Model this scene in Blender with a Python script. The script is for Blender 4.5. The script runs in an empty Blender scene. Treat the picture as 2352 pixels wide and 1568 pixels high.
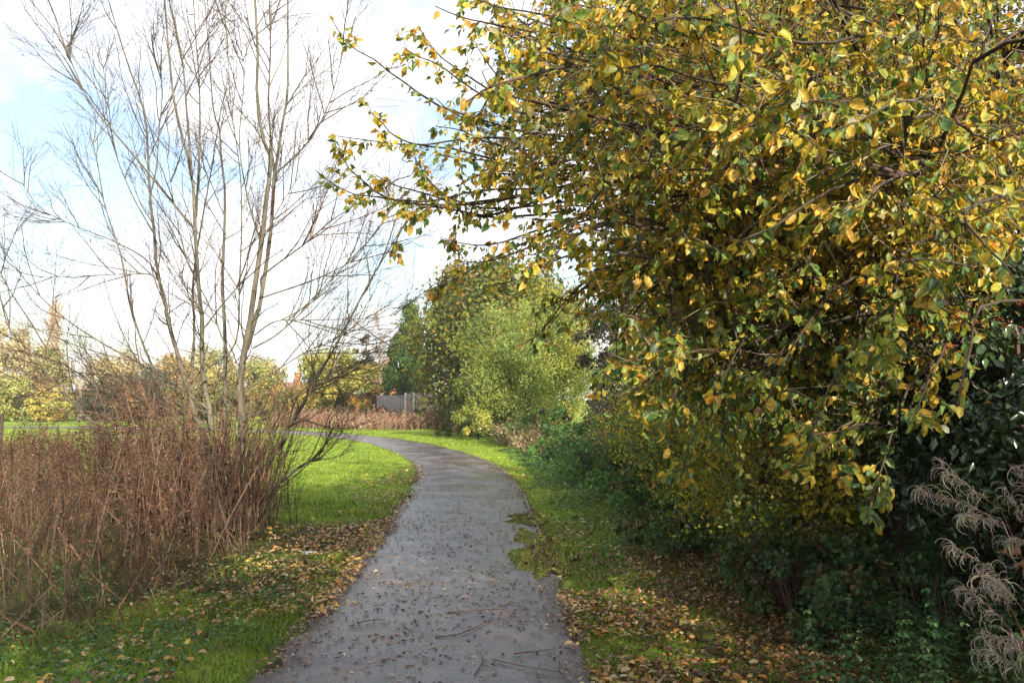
import bpy, math, time
import numpy as np
from mathutils import Matrix, Vector

T0 = time.time()
rng = np.random.default_rng(11)
R = math.radians
scene = bpy.context.scene
COL = scene.collection

# ------------------------------------------------------------------ camera, sky, sun, exposure
PITCH = 4.0
cam_data = bpy.data.cameras.new('camera')
cam = bpy.data.objects.new('camera', cam_data)
COL.objects.link(cam)
cam.location = (0, 0, 1.6)
cam.rotation_euler = (R(90 + PITCH), 0, 0)
cam_data.sensor_width = 36
cam_data.lens = 29.04
cam_data.clip_start = 0.05
cam_data.clip_end = 3000
scene.camera = cam

SUN_EL = 27.0
SUN_AZ = 27.0          # degrees to the right of straight behind the camera
sun_from = Vector((math.sin(R(SUN_AZ)) * math.cos(R(SUN_EL)), -math.cos(R(SUN_AZ)) * math.cos(R(SUN_EL)), math.sin(R(SUN_EL))))
sd = bpy.data.lights.new('sun', 'SUN')
sd.energy = 5.0
sd.angle = R(0.53)
sd.color = (1.0, 0.90, 0.76)
sun = bpy.data.objects.new('sun', sd)
COL.objects.link(sun)
sun.rotation_euler = sun_from.to_track_quat('Z', 'Y').to_euler()
sun.location = (10, -12, 20)

world = bpy.data.worlds.new('World')
scene.world = world
world.use_nodes = True
wn, wl = world.node_tree.nodes, world.node_tree.links
wn.clear()
wout = wn.new('ShaderNodeOutputWorld')
bg = wn.new('ShaderNodeBackground')
bg.inputs['Strength'].default_value = 0.1
sky = wn.new('ShaderNodeTexSky')
sky.sky_type = 'NISHITA'
sky.sun_disc = False
sky.sun_elevation = R(SUN_EL)
sky.sun_rotation = math.atan2(sun_from.x, sun_from.y)
sky.air_density = 1.2
sky.dust_density = 1.5
tc = wn.new('ShaderNodeTexCoord')
sep = wn.new('ShaderNodeSeparateXYZ')
wl.new(tc.outputs['Generated'], sep.inputs[0])
mz = wn.new('ShaderNodeMath'); mz.operation = 'ADD'; mz.inputs[1].default_value = 0.32
mzz = wn.new('ShaderNodeMath'); mzz.operation = 'MAXIMUM'; mzz.inputs[1].default_value = 0.0
wl.new(sep.outputs['Z'], mzz.inputs[0]); wl.new(mzz.outputs[0], mz.inputs[0])
dx = wn.new('ShaderNodeMath'); dx.operation = 'DIVIDE'
dy = wn.new('ShaderNodeMath'); dy.operation = 'DIVIDE'
wl.new(sep.outputs['X'], dx.inputs[0]); wl.new(mz.outputs[0], dx.inputs[1])
wl.new(sep.outputs['Y'], dy.inputs[0]); wl.new(mz.outputs[0], dy.inputs[1])
cmb = wn.new('ShaderNodeCombineXYZ')
wl.new(dx.outputs[0], cmb.inputs[0]); wl.new(dy.outputs[0], cmb.inputs[1])
cmb.inputs[2].default_value = 3.7
nz = wn.new('ShaderNodeTexNoise')
nz.inputs['Scale'].default_value = 1.9
nz.inputs['Detail'].default_value = 7
nz.inputs['Roughness'].default_value = 0.52
nz.inputs['Distortion'].default_value = 0.25
wl.new(cmb.outputs[0], nz.inputs['Vector'])
cr = wn.new('ShaderNodeValToRGB')
cr.color_ramp.elements[0].position = 0.42
cr.color_ramp.elements[0].color = (0.14, 0.14, 0.14, 1)
cr.color_ramp.elements[1].position = 0.56
cr.color_ramp.elements[1].color = (1, 1, 1, 1)
wl.new(nz.outputs['Fac'], cr.inputs['Fac'])
skm = wn.new('ShaderNodeMix'); skm.data_type = 'RGBA'; skm.blend_type = 'MULTIPLY'
skm.inputs['Factor'].default_value = 1.0
wl.new(sky.outputs[0], skm.inputs[6]); skm.inputs[7].default_value = (1.15, 1.2, 1.25, 1)
mx = wn.new('ShaderNodeMix'); mx.data_type = 'RGBA'
wl.new(cr.outputs['Color'], mx.inputs['Factor'])
wl.new(skm.outputs[2], mx.inputs[6])
mx.inputs[7].default_value = (7.3, 7.4, 7.6, 1)
wl.new(mx.outputs[2], bg.inputs['Color'])
wl.new(bg.outputs[0], wout.inputs['Surface'])

vs = scene.view_settings
vs.view_transform = 'Standard'
vs.look = 'None'
vs.exposure = 1.05
vs.gamma = 1.0
vs.use_curve_mapping = False
scene.cycles.max_bounces = 8
scene.cycles.transparent_max_bounces = 8

# ------------------------------------------------------------------ maths helpers
FD = 29.04 / 36 * 2352     # focal length in pixels of a 2352 px wide picture
CP, SP = math.cos(R(PITCH)), math.sin(R(PITCH))


def at(x, y, Y):
    """pixel of a 2352x1568 view -> the place on that sight line at depth Y metres"""
    u = (np.asarray(x, float) - 1176) / FD
    v = (784 - np.asarray(y, float)) / FD
    dy_, dz_ = CP - v * SP, SP + v * CP
    k = np.asarray(Y, float) / dy_
    return np.stack([u * k, k * dy_, 1.6 + dz_ * k], -1)


def proj(P):
    P = np.asarray(P)
    d = P[..., 1] * CP + (P[..., 2] - 1.6) * SP
    v = -P[..., 1] * SP + (P[..., 2] - 1.6) * CP
    d = np.where(d < 0.05, 0.05, d)
    return 1176 + FD * P[..., 0] / d, 784 - FD * v / d, d


def norm(v):
    return v / np.maximum(np.linalg.norm(v, axis=-1, keepdims=True), 1e-9)


def sstep(a, b, x):
    t = np.clip((np.asarray(x, float) - a) / (b - a), 0, 1)
    return t * t * (3 - 2 * t)


def in_poly(px, py, poly):
    inside = np.zeros(np.shape(px), bool)
    n = len(poly)
    for i in range(n):
        x1, y1 = poly[i]
        x2, y2 = poly[(i + 1) % n]
        c = ((y1 > py) != (y2 > py))
        xi = (x2 - x1) * (py - y1) / ((y2 - y1) if y2 != y1 else 1e-9) + x1
        inside ^= c & (px < xi)
    return inside


def vnoise(x, y, s, seed=0):
    """cheap value noise 0..1"""
    x = np.asarray(x, float) * s + seed * 17.3
    y = np.asarray(y, float) * s + seed * 9.1
    xi, yi = np.floor(x), np.floor(y)
    fx, fy = x - xi, y - yi
    fx, fy = fx * fx * (3 - 2 * fx), fy * fy * (3 - 2 * fy)

    def h(a, b):
        v = np.sin(a * 127.1 + b * 311.7 + seed * 3.3) * 43758.5453
        return v - np.floor(v)
    return (h(xi, yi) * (1 - fx) + h(xi + 1, yi) * fx) * (1 - fy) + (h(xi, yi + 1) * (1 - fx) + h(xi + 1, yi + 1) * fx) * fy


def catmull(P, n):
    P = np.asarray(P, float)
    Q = np.vstack([2 * P[0] - P[1], P, 2 * P[-1] - P[-2]])
    seg = len(P) - 1
    out = []
    for t in np.linspace(0, seg, n):
        i = min(int(t), seg - 1)
        f = t - i
        a, b, c, d = Q[i], Q[i + 1], Q[i + 2], Q[i + 3]
        out.append(0.5 * ((2 * b) + (c - a) * f + (2 * a - 5 * b + 4 * c - d) * f * f + (3 * b - a - 3 * c + d) * f ** 3))
    return np.array(out)


# ------------------------------------------------------------------ the lie of the land
CL = catmull([(-.52, -14), (-.52, -6), (-.5, 0), (-.5, 4.6), (-.55, 7.5), (-.6, 9.4), (-.7, 11.7), (-.83, 15), (-1.2, 19), (-1.95, 23), (-3.05, 27),
              (-4.6, 31.3), (-6.6, 35.2), (-9.4, 39.2), (-13, 42.5), (-19, 45.5), (-27, 47.5), (-40, 49)], 260)
HALF = 0.95


def path_dist(x, y):
    x = np.asarray(x, float).ravel(); y = np.asarray(y, float).ravel()
    out = np.empty(len(x))
    for i in range(0, len(x), 20000):
        a, b = x[i:i + 20000], y[i:i + 20000]
        out[i:i + 20000] = np.sqrt(((a[:, None] - CL[None, :, 0]) ** 2 + (b[:, None] - CL[None, :, 1]) ** 2).min(1))
    return out


BX_Y = [-30, 0, 3, 5, 7, 9, 12.9, 19.5, 24.5, 28, 33, 38, 44, 60]
BX_X = [1.6, 1.5, 1.45, 1.5, 1.45, 1.3, 1.1, .85, .4, -.3, -2, -4.2, -9, -40]


def bank_x(y):
    return np.interp(y, BX_Y, BX_X)


def gz(x, y):
    x = np.asarray(x, float); y = np.asarray(y, float)
    sh = np.shape(x)
    d = path_dist(x, y).reshape(sh)
    k = sstep(HALF, HALF + .7, d)
    z = -0.012 * sstep(HALF - .05, HALF + .05, d) + k * (0.035 * (vnoise(x, y, 1.1, 1) - .35) + 0.02 * (vnoise(x, y, 4.0, 2) - .5))
    r = np.where(y < 30, sstep(.3, 3.0, x - bank_x(y)) * .30, 0)
    return z + r + 0.10 * k * (vnoise(x, y, .12, 5) - .5)


# ------------------------------------------------------------------ mesh building
def mesh_np(name, V, F, col=None, smooth=False):
    V = np.asarray(V, np.float32).reshape(-1, 3)
    me = bpy.data.meshes.new(name)
    if isinstance(F, (list, tuple)):
        F = [np.asarray(f, np.int32) for f in F if len(f)]
    else:
        F = [np.asarray(F, np.int32)]
    nl = sum(f.size for f in F); nf = sum(len(f) for f in F)
    me.vertices.add(len(V)); me.vertices.foreach_set('co', V.ravel())
    me.loops.add(nl); me.polygons.add(nf)
    me.loops.foreach_set('vertex_index', np.concatenate([f.ravel() for f in F]))
    tot = np.concatenate([np.full(len(f), f.shape[1], np.int32) for f in F])
    st = np.concatenate([[0], np.cumsum(tot)[:-1]]).astype(np.int32)
    me.polygons.foreach_set('loop_start', st)
    me.polygons.foreach_set('loop_total', tot)
    if smooth:
        me.polygons.foreach_set('use_smooth', np.ones(nf, bool))
    if col is not None:
        a = me.attributes.new('col', 'FLOAT_COLOR', 'POINT')
        c = np.ones((len(V), 4), np.float32); c[:, :3] = col
        a.data.foreach_set('color', c.ravel())
    me.update(calc_edges=True)
    return me


class Batch:
    def __init__(s):
        s.V, s.T, s.Q, s.C, s.n = [], [], [], [], 0

    def add(s, V, T=None, Q=None, C=None):
        V = np.asarray(V, float).reshape(-1, 3)
        if not len(V):
            return
        if T is not None and len(T): s.T.append(np.asarray(T) + s.n)
        if Q is not None and len(Q): s.Q.append(np.asarray(Q) + s.n)
        s.V.append(V)
        if C is None: C = np.ones((len(V), 3)) * .5
        s.C.append(np.broadcast_to(np.asarray(C, float), (len(V), 3)))
        s.n += len(V)

    def mesh(s, name, smooth=False, off=None):
        V = np.concatenate(s.V)
        if off is not None: V = V - np.asarray(off)
        F = []
        if s.T: F.append(np.concatenate(s.T))
        if s.Q: F.append(np.concatenate(s.Q))
        return mesh_np(name, V, F, np.concatenate(s.C), smooth)


def tubes(B, P, Rd, sides=4, C=(.5, .5, .5), cap=False):
    """P (M,S,3) polylines, Rd (M,S) radii"""
    P = np.asarray(P, float); Rd = np.asarray(Rd, float)
    if P.ndim == 2: P = P[None]; Rd = Rd[None]
    M, S, _ = P.shape
    if M == 0: return
    t = norm(np.gradient(P, axis=1))
    m = norm(P[:, -1] - P[:, 0])
    ref = np.where(np.abs(m[:, 2:3]) < .8, np.array([[0, 0, 1.]]), np.array([[1., 0.2, 0]]))
    u = norm(np.cross(t, ref[:, None, :])); v = np.cross(t, u)
    an = np.arange(sides) * 2 * math.pi / sides
    V = P[:, :, None] + Rd[:, :, None, None] * (u[:, :, None] * np.cos(an)[None, None, :, None] + v[:, :, None] * np.sin(an)[None, None, :, None])
    base = (np.arange(M) * S * sides)[:, None, None]
    s = np.arange(S - 1)[None, :, None] * sides
    k = np.arange(sides)[None, None, :]; k2 = (k + 1) % sides
    Q = np.stack([base + s + k, base + s + k2, base + s + sides + k2, base + s + sides + k], -1).reshape(-1, 4)
    C = np.asarray(C, float)
    if C.ndim == 2: C = np.repeat(C, S * sides, 0)
    if C.ndim == 3: C = np.repeat(C.reshape(-1, 3), sides, 0)
    T = None
    if cap:
        k = np.arange(1, sides - 1)
        T = []
        for i in range(M):
            o = i * S * sides + (S - 1) * sides
            T += [(o, o + j, o + j + 1) for j in k]
    B.add(V, T, Q, C)


def _leaf(st, wd, fold, curl):
    V = [(0, 0, 0)]; F = []
    for x, w in zip(st, wd):
        z = -curl * x * x
        V += [(x, 0, z), (x, w, z + fold * w), (x, -w, z + fold * w)]
    V.append((1, 0, -curl))
    n = len(st)
    F += [(0, 1, 2), (0, 3, 1)]
    for i in range(n - 1):
        a, b = 1 + 3 * i, 4 + 3 * i
        F += [(a, b, b + 1), (a, b + 1, a + 1), (a, a + 2, b + 2), (a, b + 2, b)]
    a, e = 1 + 3 * (n - 1), len(V) - 1
    F += [(a, e, a + 1), (a, a + 2, e)]
    rim = [0.5] + [0, 1, 1] * n + [1]
    return np.array(V, float), np.array(F), np.array(rim, float)


LEAF16 = _leaf([.16, .4, .66, .87], [.36, .5, .49, .33], .32, .16)
LEAF8 = _leaf([.26, .74], [.48, .45], .32, .16)
LEAF8B = _leaf([.28, .72], [.45, .44], .75, .50)
LEAF4 = _leaf([.45], [.5], .3, .12)


def diamond():
    return np.array([(0, 0, 0), (.5, .5, .06), (1, 0, -.05), (.5, -.5, .06)], float), np.array([(0, 1, 2), (0, 2, 3)]), np.array([0, 1, 1, 1.])


LEAF2 = diamond()


def leaves(B, tpl, pos, d, n, L, W, C, C2=None):
    """C: colour of the leaf, C2: colour of its rim"""
    V0, F0, rim = tpl
    N = len(pos)
    if N == 0: return
    d = norm(d); n = norm(n - (n * d).sum(-1, keepdims=True) * d); s = np.cross(n, d)
    L = np.broadcast_to(L, (N,)); W = np.broadcast_to(W, (N,))
    V = pos[:, None] + (L[:, None] * V0[None, :, 0])[..., None] * d[:, None] + (W[:, None] * V0[None, :, 1])[..., None] * s[:, None] + (L[:, None] * V0[None, :, 2])[..., None] * n[:, None]
    F = (F0[None] + (np.arange(N) * len(V0))[:, None, None]).reshape(-1, 3)
    C = np.broadcast_to(np.asarray(C, float), (N, 3))
    if C2 is None: C2 = C
    C2 = np.broadcast_to(C2, (N, 3))
    cc = C[:, None] * (1 - rim[None, :, None]) + C2[:, None] * rim[None, :, None]
    B.add(V, F, None, cc.reshape(-1, 3))


def rdir(n, up=0.0, r=None):
    r = r or rng
    v = r.normal(size=(n, 3)); v = norm(v); v[:, 2] += up
    return norm(v)


def sample_on(P, t):
    """P (M,S,3), t (M,K) in 0..1 -> pos, tangent (M,K,3)"""
    M, S, _ = P.shape
    f = np.clip(t, 0, .9999) * (S - 1)
    i = f.astype(int); w = (f - i)[..., None]
    m = np.arange(M)[:, None]
    a, b = P[m, i], P[m, i + 1]
    return a * (1 - w) + b * w, norm(b - a)


def children(P, nch, tr, ang, length, S, up=0.0, jit=.12, droop=0.0, spread=.25):
    """side shoots of polylines P, vectorised: returns (M*nch, S, 3) and t"""
    M = len(P)
    t = rng.uniform(tr[0], tr[1], (M, nch))
    pos, tan = sample_on(P, t)
    pos = pos.reshape(-1, 3); tan = tan.reshape(-1, 3)
    n = len(pos)
    side = norm(np.cross(tan, rdir(n)))
    a = R(ang) * rng.uniform(.6, 1.35, (n, 1))
    d = norm(tan * np.cos(a) + side * np.sin(a))
    L = length * rng.uniform(.5, 1.25, n) * (1.1 - .6 * t.reshape(-1))
    out = np.empty((n, S, 3)); out[:, 0] = pos
    cur = d.copy()
    for k in range(1, S):
        cur = norm(cur + rng.normal(0, jit, (n, 3)) + np.array([0, 0, up - droop * k / S]))
        out[:, k] = out[:, k - 1] + cur * (L / (S - 1))[:, None]
    return out, t.reshape(-1)


def pick(pal, n, r=None):
    r = r or rng
    c = np.array([p[0] for p in pal]); w = np.array([p[1] for p in pal], float)
    return c[r.choice(len(c), n, p=w / w.sum())]


def jitter(c, s=.18):
    return np.clip(c * np.exp(rng.normal(0, s, (len(c), 1))) * np.exp(rng.normal(0, s * .35, (len(c), 3))), 0, 1)


# ------------------------------------------------------------------ objects
def setp(o, **k):
    for a, b in k.items():
        if b is not None: o[a] = b
    return o


def thing(name, label, cat, loc=(0, 0, 0), group=None):
    o = bpy.data.objects.new(name, None); COL.objects.link(o)
    o.location = loc; o.empty_display_size = .1
    return setp(o, label=label, category=cat, group=group)


def part(name, me, mat, parent=None, kind=None, label=None):
    if mat is not None and not me.materials: me.materials.append(mat)
    o = bpy.data.objects.new(name, me); COL.objects.link(o)
    if parent is not None: o.parent = parent
    return setp(o, kind=kind, label=label)


def top(name, me, mat, label=None, cat=None, group=None, kind=None, loc=(0, 0, 0)):
    o = part(name, me, mat); o.location = loc
    return setp(o, label=label, category=cat, group=group, kind=kind)


# ------------------------------------------------------------------ materials
def mat_new(name):
    m = bpy.data.materials.new(name); m.use_nodes = True
    nt = m.node_tree; nt.nodes.clear()
    return m, nt.nodes, nt.links


def leaf_mat(name, trans=.4, rough=.45, spec=.4, vary=.35, scale=60, blotch=None):
    m, N, L = mat_new(name)
    out = N.new('ShaderNodeOutputMaterial')
    at_ = N.new('ShaderNodeAttribute'); at_.attribute_name = 'col'
    tcn = N.new('ShaderNodeTexCoord')
    no = N.new('ShaderNodeTexNoise'); no.inputs['Scale'].default_value = scale; no.inputs['Detail'].default_value = 3
    L.new(tcn.outputs['Object'], no.inputs['Vector'])
    mr = N.new('ShaderNodeMapRange'); mr.inputs['From Min'].default_value = .3; mr.inputs['From Max'].default_value = .7
    mr.inputs['To Min'].default_value = 1 - vary; mr.inputs['To Max'].default_value = 1 + vary
    L.new(no.outputs['Fac'], mr.inputs['Value'])
    mul = N.new('ShaderNodeVectorMath'); mul.operation = 'SCALE'
    L.new(at_.outputs['Color'], mul.inputs[0]); L.new(mr.outputs[0], mul.inputs['Scale'])
    if blotch:
        n3 = N.new('ShaderNodeTexNoise'); n3.inputs['Scale'].default_value = scale * 1.4; n3.inputs['Detail'].default_value = 4; n3.inputs['Roughness'].default_value = .7
        L.new(tcn.outputs['Object'], n3.inputs['Vector'])
        r3 = N.new('ShaderNodeValToRGB'); r3.color_ramp.elements[0].position = .57; r3.color_ramp.elements[1].position = .68
        L.new(n3.outputs['Fac'], r3.inputs['Fac'])
        mb = N.new('ShaderNodeMix'); mb.data_type = 'RGBA'; L.new(r3.outputs[0], mb.inputs['Factor'])
        L.new(mul.outputs[0], mb.inputs[6]); mb.inputs[7].default_value = (*blotch, 1)
        mul = N.new('ShaderNodeVectorMath'); mul.operation = 'SCALE'; mul.inputs['Scale'].default_value = 1
        L.new(mb.outputs[2], mul.inputs[0])
    pb = N.new('ShaderNodeBsdfPrincipled')
    pb.inputs['Roughness'].default_value = rough
    pb.inputs['Specular IOR Level'].default_value = spec
    L.new(mul.outputs[0], pb.inputs['Base Color'])
    if trans > 0:
        tr = N.new('ShaderNodeBsdfTranslucent')
        t2 = N.new('ShaderNodeVectorMath'); t2.operation = 'MULTIPLY'; t2.inputs[1].default_value = (1.25, 1.2, .7)
        L.new(mul.outputs[0], t2.inputs[0]); L.new(t2.outputs[0], tr.inputs['Color'])
        ms = N.new('ShaderNodeMixShader'); ms.inputs[0].default_value = trans
        L.new(pb.outputs[0], ms.inputs[1]); L.new(tr.outputs[0], ms.inputs[2])
        L.new(ms.outputs[0], out.inputs['Surface'])
    else:
        L.new(pb.outputs[0], out.inputs['Surface'])
    return m


def bark_mat(name, c1, c2, scale=9, bump=.5, rough=.8, stretch=(1, 1, .25)):
    m, N, L = mat_new(name)
    out = N.new('ShaderNodeOutputMaterial'); pb = N.new('ShaderNodeBsdfPrincipled')
    tcn = N.new('ShaderNodeTexCoord'); mp = N.new('ShaderNodeMapping'); mp.inputs['Scale'].default_value = stretch
    L.new(tcn.outputs['Object'], mp.inputs['Vector'])
    no = N.new('ShaderNodeTexNoise'); no.inputs['Scale'].default_value = scale; no.inputs['Detail'].default_value = 6; no.inputs['Roughness'].default_value = .65
    L.new(mp.outputs[0], no.inputs['Vector'])
    rp = N.new('ShaderNodeValToRGB'); rp.color_ramp.elements[0].position = .35; rp.color_ramp.elements[1].position = .65
    rp.color_ramp.elements[0].color = (*c1, 1); rp.color_ramp.elements[1].color = (*c2, 1)
    L.new(no.outputs['Fac'], rp.inputs['Fac']); L.new(rp.outputs[0], pb.inputs['Base Color'])
    pb.inputs['Roughness'].default_value = rough; pb.inputs['Specular IOR Level'].default_value = .25
    if bump:
        n2 = N.new('ShaderNodeTexNoise'); n2.inputs['Scale'].default_value = scale * 4; n2.inputs['Detail'].default_value = 4
        L.new(mp.outputs[0], n2.inputs['Vector'])
        bp = N.new('ShaderNodeBump'); bp.inputs['Strength'].default_value = bump; bp.inputs['Distance'].default_value = .01
        L.new(n2.outputs['Fac'], bp.inputs['Height']); L.new(bp.outputs[0], pb.inputs['Normal'])
    L.new(pb.outputs[0], out.inputs['Surface'])
    return m


M_leaf = leaf_mat('leaf_tree', .42, .42, .4, .35, 45, (.20, .12, .035))
M_small = leaf_mat('leaf_small', .4, .5, .35, .25, 30)
M_gloss = leaf_mat('leaf_glossy', .08, .22, .6, .2, 40)
M_far = leaf_mat('leaf_far', .35, .6, .25, .25, 3)
M_dry = leaf_mat('dry_plant', .18, .8, .15, .35, 50)
M_grass = leaf_mat('grass_blade', .45, .5, .3, .25, 2)
M_twig = leaf_mat('twig_bark', 0, .7, .3, .35, 25)
M_bark_pale = bark_mat('bark_pale', (.055, .048, .036), (.175, .155, .110), 11, .8)
M_bark_dark = bark_mat('bark_dark', (.025, .018, .012), (.085, .062, .042), 10, .8)
M_bark_grey = bark_mat('bark_grey', (.14, .11, .08), (.34, .28, .22), 5, .4)
M_board_brown = bark_mat('fence_board_brown', (.05, .028, .015), (.13, .078, .045), 14, .3, .75, (1, 1, .12))
M_board_grey = bark_mat('fence_board_grey', (.20, .17, .16), (.34, .30, .28), 4, .2, .8, (1, 1, .12))
M_board_tan = bark_mat('fence_board_tan', (.26, .17, .13), (.42, .30, .24), 4, .2, .8, (1, 1, .12))
M_concrete = bark_mat('concrete', (.42, .40, .37), (.58, .55, .52), 8, .2, .85, (1, 1, 1))
M_brick = bark_mat('brick', (.30, .10, .06), (.48, .19, .11), 3, .1, .85, (1, 1, 1))
M_tile = bark_mat('roof_tile', (.20, .08, .05), (.34, .15, .10), 2, .1, .85, (1, 1, 1))
M_white = bark_mat('white_paint', (.70, .68, .64), (.82, .80, .77), 3, .05, .6, (1, 1, 1))
M_berry = leaf_mat('berry', 0, .25, .5, .1, 10)


def ground_material():
    m, N, L = mat_new('ground_soil_and_turf')
    out = N.new('ShaderNodeOutputMaterial'); pb = N.new('ShaderNodeBsdfPrincipled')
    tcn = N.new('ShaderNodeTexCoord')
    a = N.new('ShaderNodeAttribute'); a.attribute_name = 'col'
    n1 = N.new('ShaderNodeTexNoise'); n1.inputs['Scale'].default_value = .55; n1.inputs['Detail'].default_value = 8; n1.inputs['Roughness'].default_value = .6
    n2 = N.new('ShaderNodeTexNoise'); n2.inputs['Scale'].default_value = 22; n2.inputs['Detail'].default_value = 6; n2.inputs['Roughness'].default_value = .75
    L.new(tcn.outputs['Object'], n1.inputs['Vector']); L.new(tcn.outputs['Object'], n2.inputs['Vector'])
    g = N.new('ShaderNodeValToRGB'); g.color_ramp.elements[0].position = .3; g.color_ramp.elements[1].position = .7
    g.color_ramp.elements[0].color = (.11, .18, .02, 1); g.color_ramp.elements[1].color = (.25, .34, .035, 1)
    L.new(n1.outputs['Fac'], g.inputs['Fac'])
    s = N.new('ShaderNodeValToRGB'); s.color_ramp.elements[0].position = .35; s.color_ramp.elements[1].position = .7
    s.color_ramp.elements[0].color = (.022, .016, .010, 1); s.color_ramp.elements[1].color = (.085, .055, .03, 1)
    L.new(n2.outputs['Fac'], s.inputs['Fac'])
    sepc = N.new('ShaderNodeSeparateColor'); L.new(a.outputs['Color'], sepc.inputs[0])
    m1 = N.new('ShaderNodeMix'); m1.data_type = 'RGBA'
    L.new(sepc.outputs[0], m1.inputs['Factor']); L.new(s.outputs[0], m1.inputs[6]); L.new(g.outputs[0], m1.inputs[7])
    mr = N.new('ShaderNodeMapRange'); mr.inputs['From Min'].default_value = .3; mr.inputs['From Max'].default_value = .7
    mr.inputs['To Min'].default_value = .55; mr.inputs['To Max'].default_value = 1.45
    L.new(n2.outputs['Fac'], mr.inputs['Value'])
    sc = N.new('ShaderNodeVectorMath'); sc.operation = 'SCALE'
    L.new(m1.outputs[2], sc.inputs[0]); L.new(mr.outputs[0], sc.inputs['Scale'])
    L.new(sc.outputs[0], pb.inputs['Base Color'])
    pb.inputs['Roughness'].default_value = .9; pb.inputs['Specular IOR Level'].default_value = .15
    bp = N.new('ShaderNodeBump'); bp.inputs['Strength'].default_value = .9; bp.inputs['Distance'].default_value = .04
    L.new(n2.outputs['Fac'], bp.inputs['Height']); L.new(bp.outputs[0], pb.inputs['Normal'])
    L.new(pb.outputs[0], out.inputs['Surface'])
    return m


def path_material():
    m, N, L = mat_new('wet_asphalt')
    out = N.new('ShaderNodeOutputMaterial'); pb = N.new('ShaderNodeBsdfPrincipled')
    tcn = N.new('ShaderNodeTexCoord')

    def noise(s, d=6, r=.6, dist=0):
        n = N.new('ShaderNodeTexNoise'); n.inputs['Scale'].default_value = s; n.inputs['Detail'].default_value = d
        n.inputs['Roughness'].default_value = r; n.inputs['Distortion'].default_value = dist
        L.new(tcn.outputs['Object'], n.inputs['Vector']); return n
    big, mid, fine = noise(.9, 5, .6, .6), noise(5, 6, .65), noise(110, 3, .8)
    c = N.new('ShaderNodeValToRGB'); c.color_ramp.elements[0].position = .3; c.color_ramp.elements[1].position = .72
    c.color_ramp.elements[0].color = (.045, .040, .044, 1); c.color_ramp.elements[1].color = (.175, .146, .142, 1)
    L.new(mid.outputs['Fac'], c.inputs['Fac'])
    mr = N.new('ShaderNodeMapRange'); mr.inputs['From Min'].default_value = .25; mr.inputs['From Max'].default_value = .75
    mr.inputs['To Min'].default_value = .35; mr.inputs['To Max'].default_value = 1.75
    L.new(fine.outputs['Fac'], mr.inputs['Value'])
    sc = N.new('ShaderNodeVectorMath'); sc.operation = 'SCALE'
    L.new(c.outputs[0], sc.inputs[0]); L.new(mr.outputs[0], sc.inputs['Scale'])
    # damp film in the hollows: darker and glossier
    wet = N.new('ShaderNodeValToRGB'); wet.color_ramp.elements[0].position = .36; wet.color_ramp.elements[1].position = .54
    L.new(big.outputs['Fac'], wet.inputs['Fac'])
    dirt = noise(1.7, 7, .68, .4)
    dr = N.new('ShaderNodeValToRGB'); dr.color_ramp.elements[0].position = .46; dr.color_ramp.elements[1].position = .66
    L.new(dirt.outputs['Fac'], dr.inputs['Fac'])
    dm = N.new('ShaderNodeMix'); dm.data_type = 'RGBA'; dm.blend_type = 'MULTIPLY'
    L.new(dr.outputs[0], dm.inputs['Factor']); L.new(sc.outputs[0], dm.inputs[6]); dm.inputs[7].default_value = (.92, .72, .58, 1)
    dk = N.new('ShaderNodeMix'); dk.data_type = 'RGBA'; dk.blend_type = 'MULTIPLY'
    L.new(wet.outputs[0], dk.inputs['Factor']); L.new(dm.outputs[2], dk.inputs[6]); dk.inputs[7].default_value = (.72, .76, .86, 1)
    ea = N.new('ShaderNodeAttribute'); ea.attribute_name = 'col'
    em = N.new('ShaderNodeMath'); em.operation = 'MULTIPLY'
    L.new(mid.outputs['Fac'], em.inputs[0]); em.inputs[1].default_value = 1.9
    eh = N.new('ShaderNodeMath'); eh.operation = 'MULTIPLY'; eh.use_clamp = True
    L.new(ea.outputs['Fac'], eh.inputs[0]); L.new(em.outputs[0], eh.inputs[1])
    mud = N.new('ShaderNodeMix'); mud.data_type = 'RGBA'
    L.new(eh.outputs[0], mud.inputs['Factor']); L.new(dk.outputs[2], mud.inputs[6]); mud.inputs[7].default_value = (.040, .026, .017, 1)
    L.new(mud.outputs[2], pb.inputs['Base Color'])
    rr = N.new('ShaderNodeMapRange'); rr.inputs['To Min'].default_value = .5; rr.inputs['To Max'].default_value = .20
    L.new(wet.outputs[0], rr.inputs['Value']); L.new(rr.outputs[0], pb.inputs['Roughness'])
    pb.inputs['Specular IOR Level'].default_value = .8
    ad = N.new('ShaderNodeMath'); ad.operation = 'ADD'
    L.new(fine.outputs['Fac'], ad.inputs[0])
    ml = N.new('ShaderNodeMath'); ml.operation = 'MULTIPLY'; ml.inputs[1].default_value = 2.5
    L.new(mid.outputs['Fac'], ml.inputs[0]); L.new(ml.outputs[0], ad.inputs[1])
    bp = N.new('ShaderNodeBump'); bp.inputs['Strength'].default_value = .5; bp.inputs['Distance'].default_value = .007
    L.new(ad.outputs[0], bp.inputs['Height']); L.new(bp.outputs[0], pb.inputs['Normal'])
    L.new(pb.outputs[0], out.inputs['Surface'])
    return m


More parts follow.
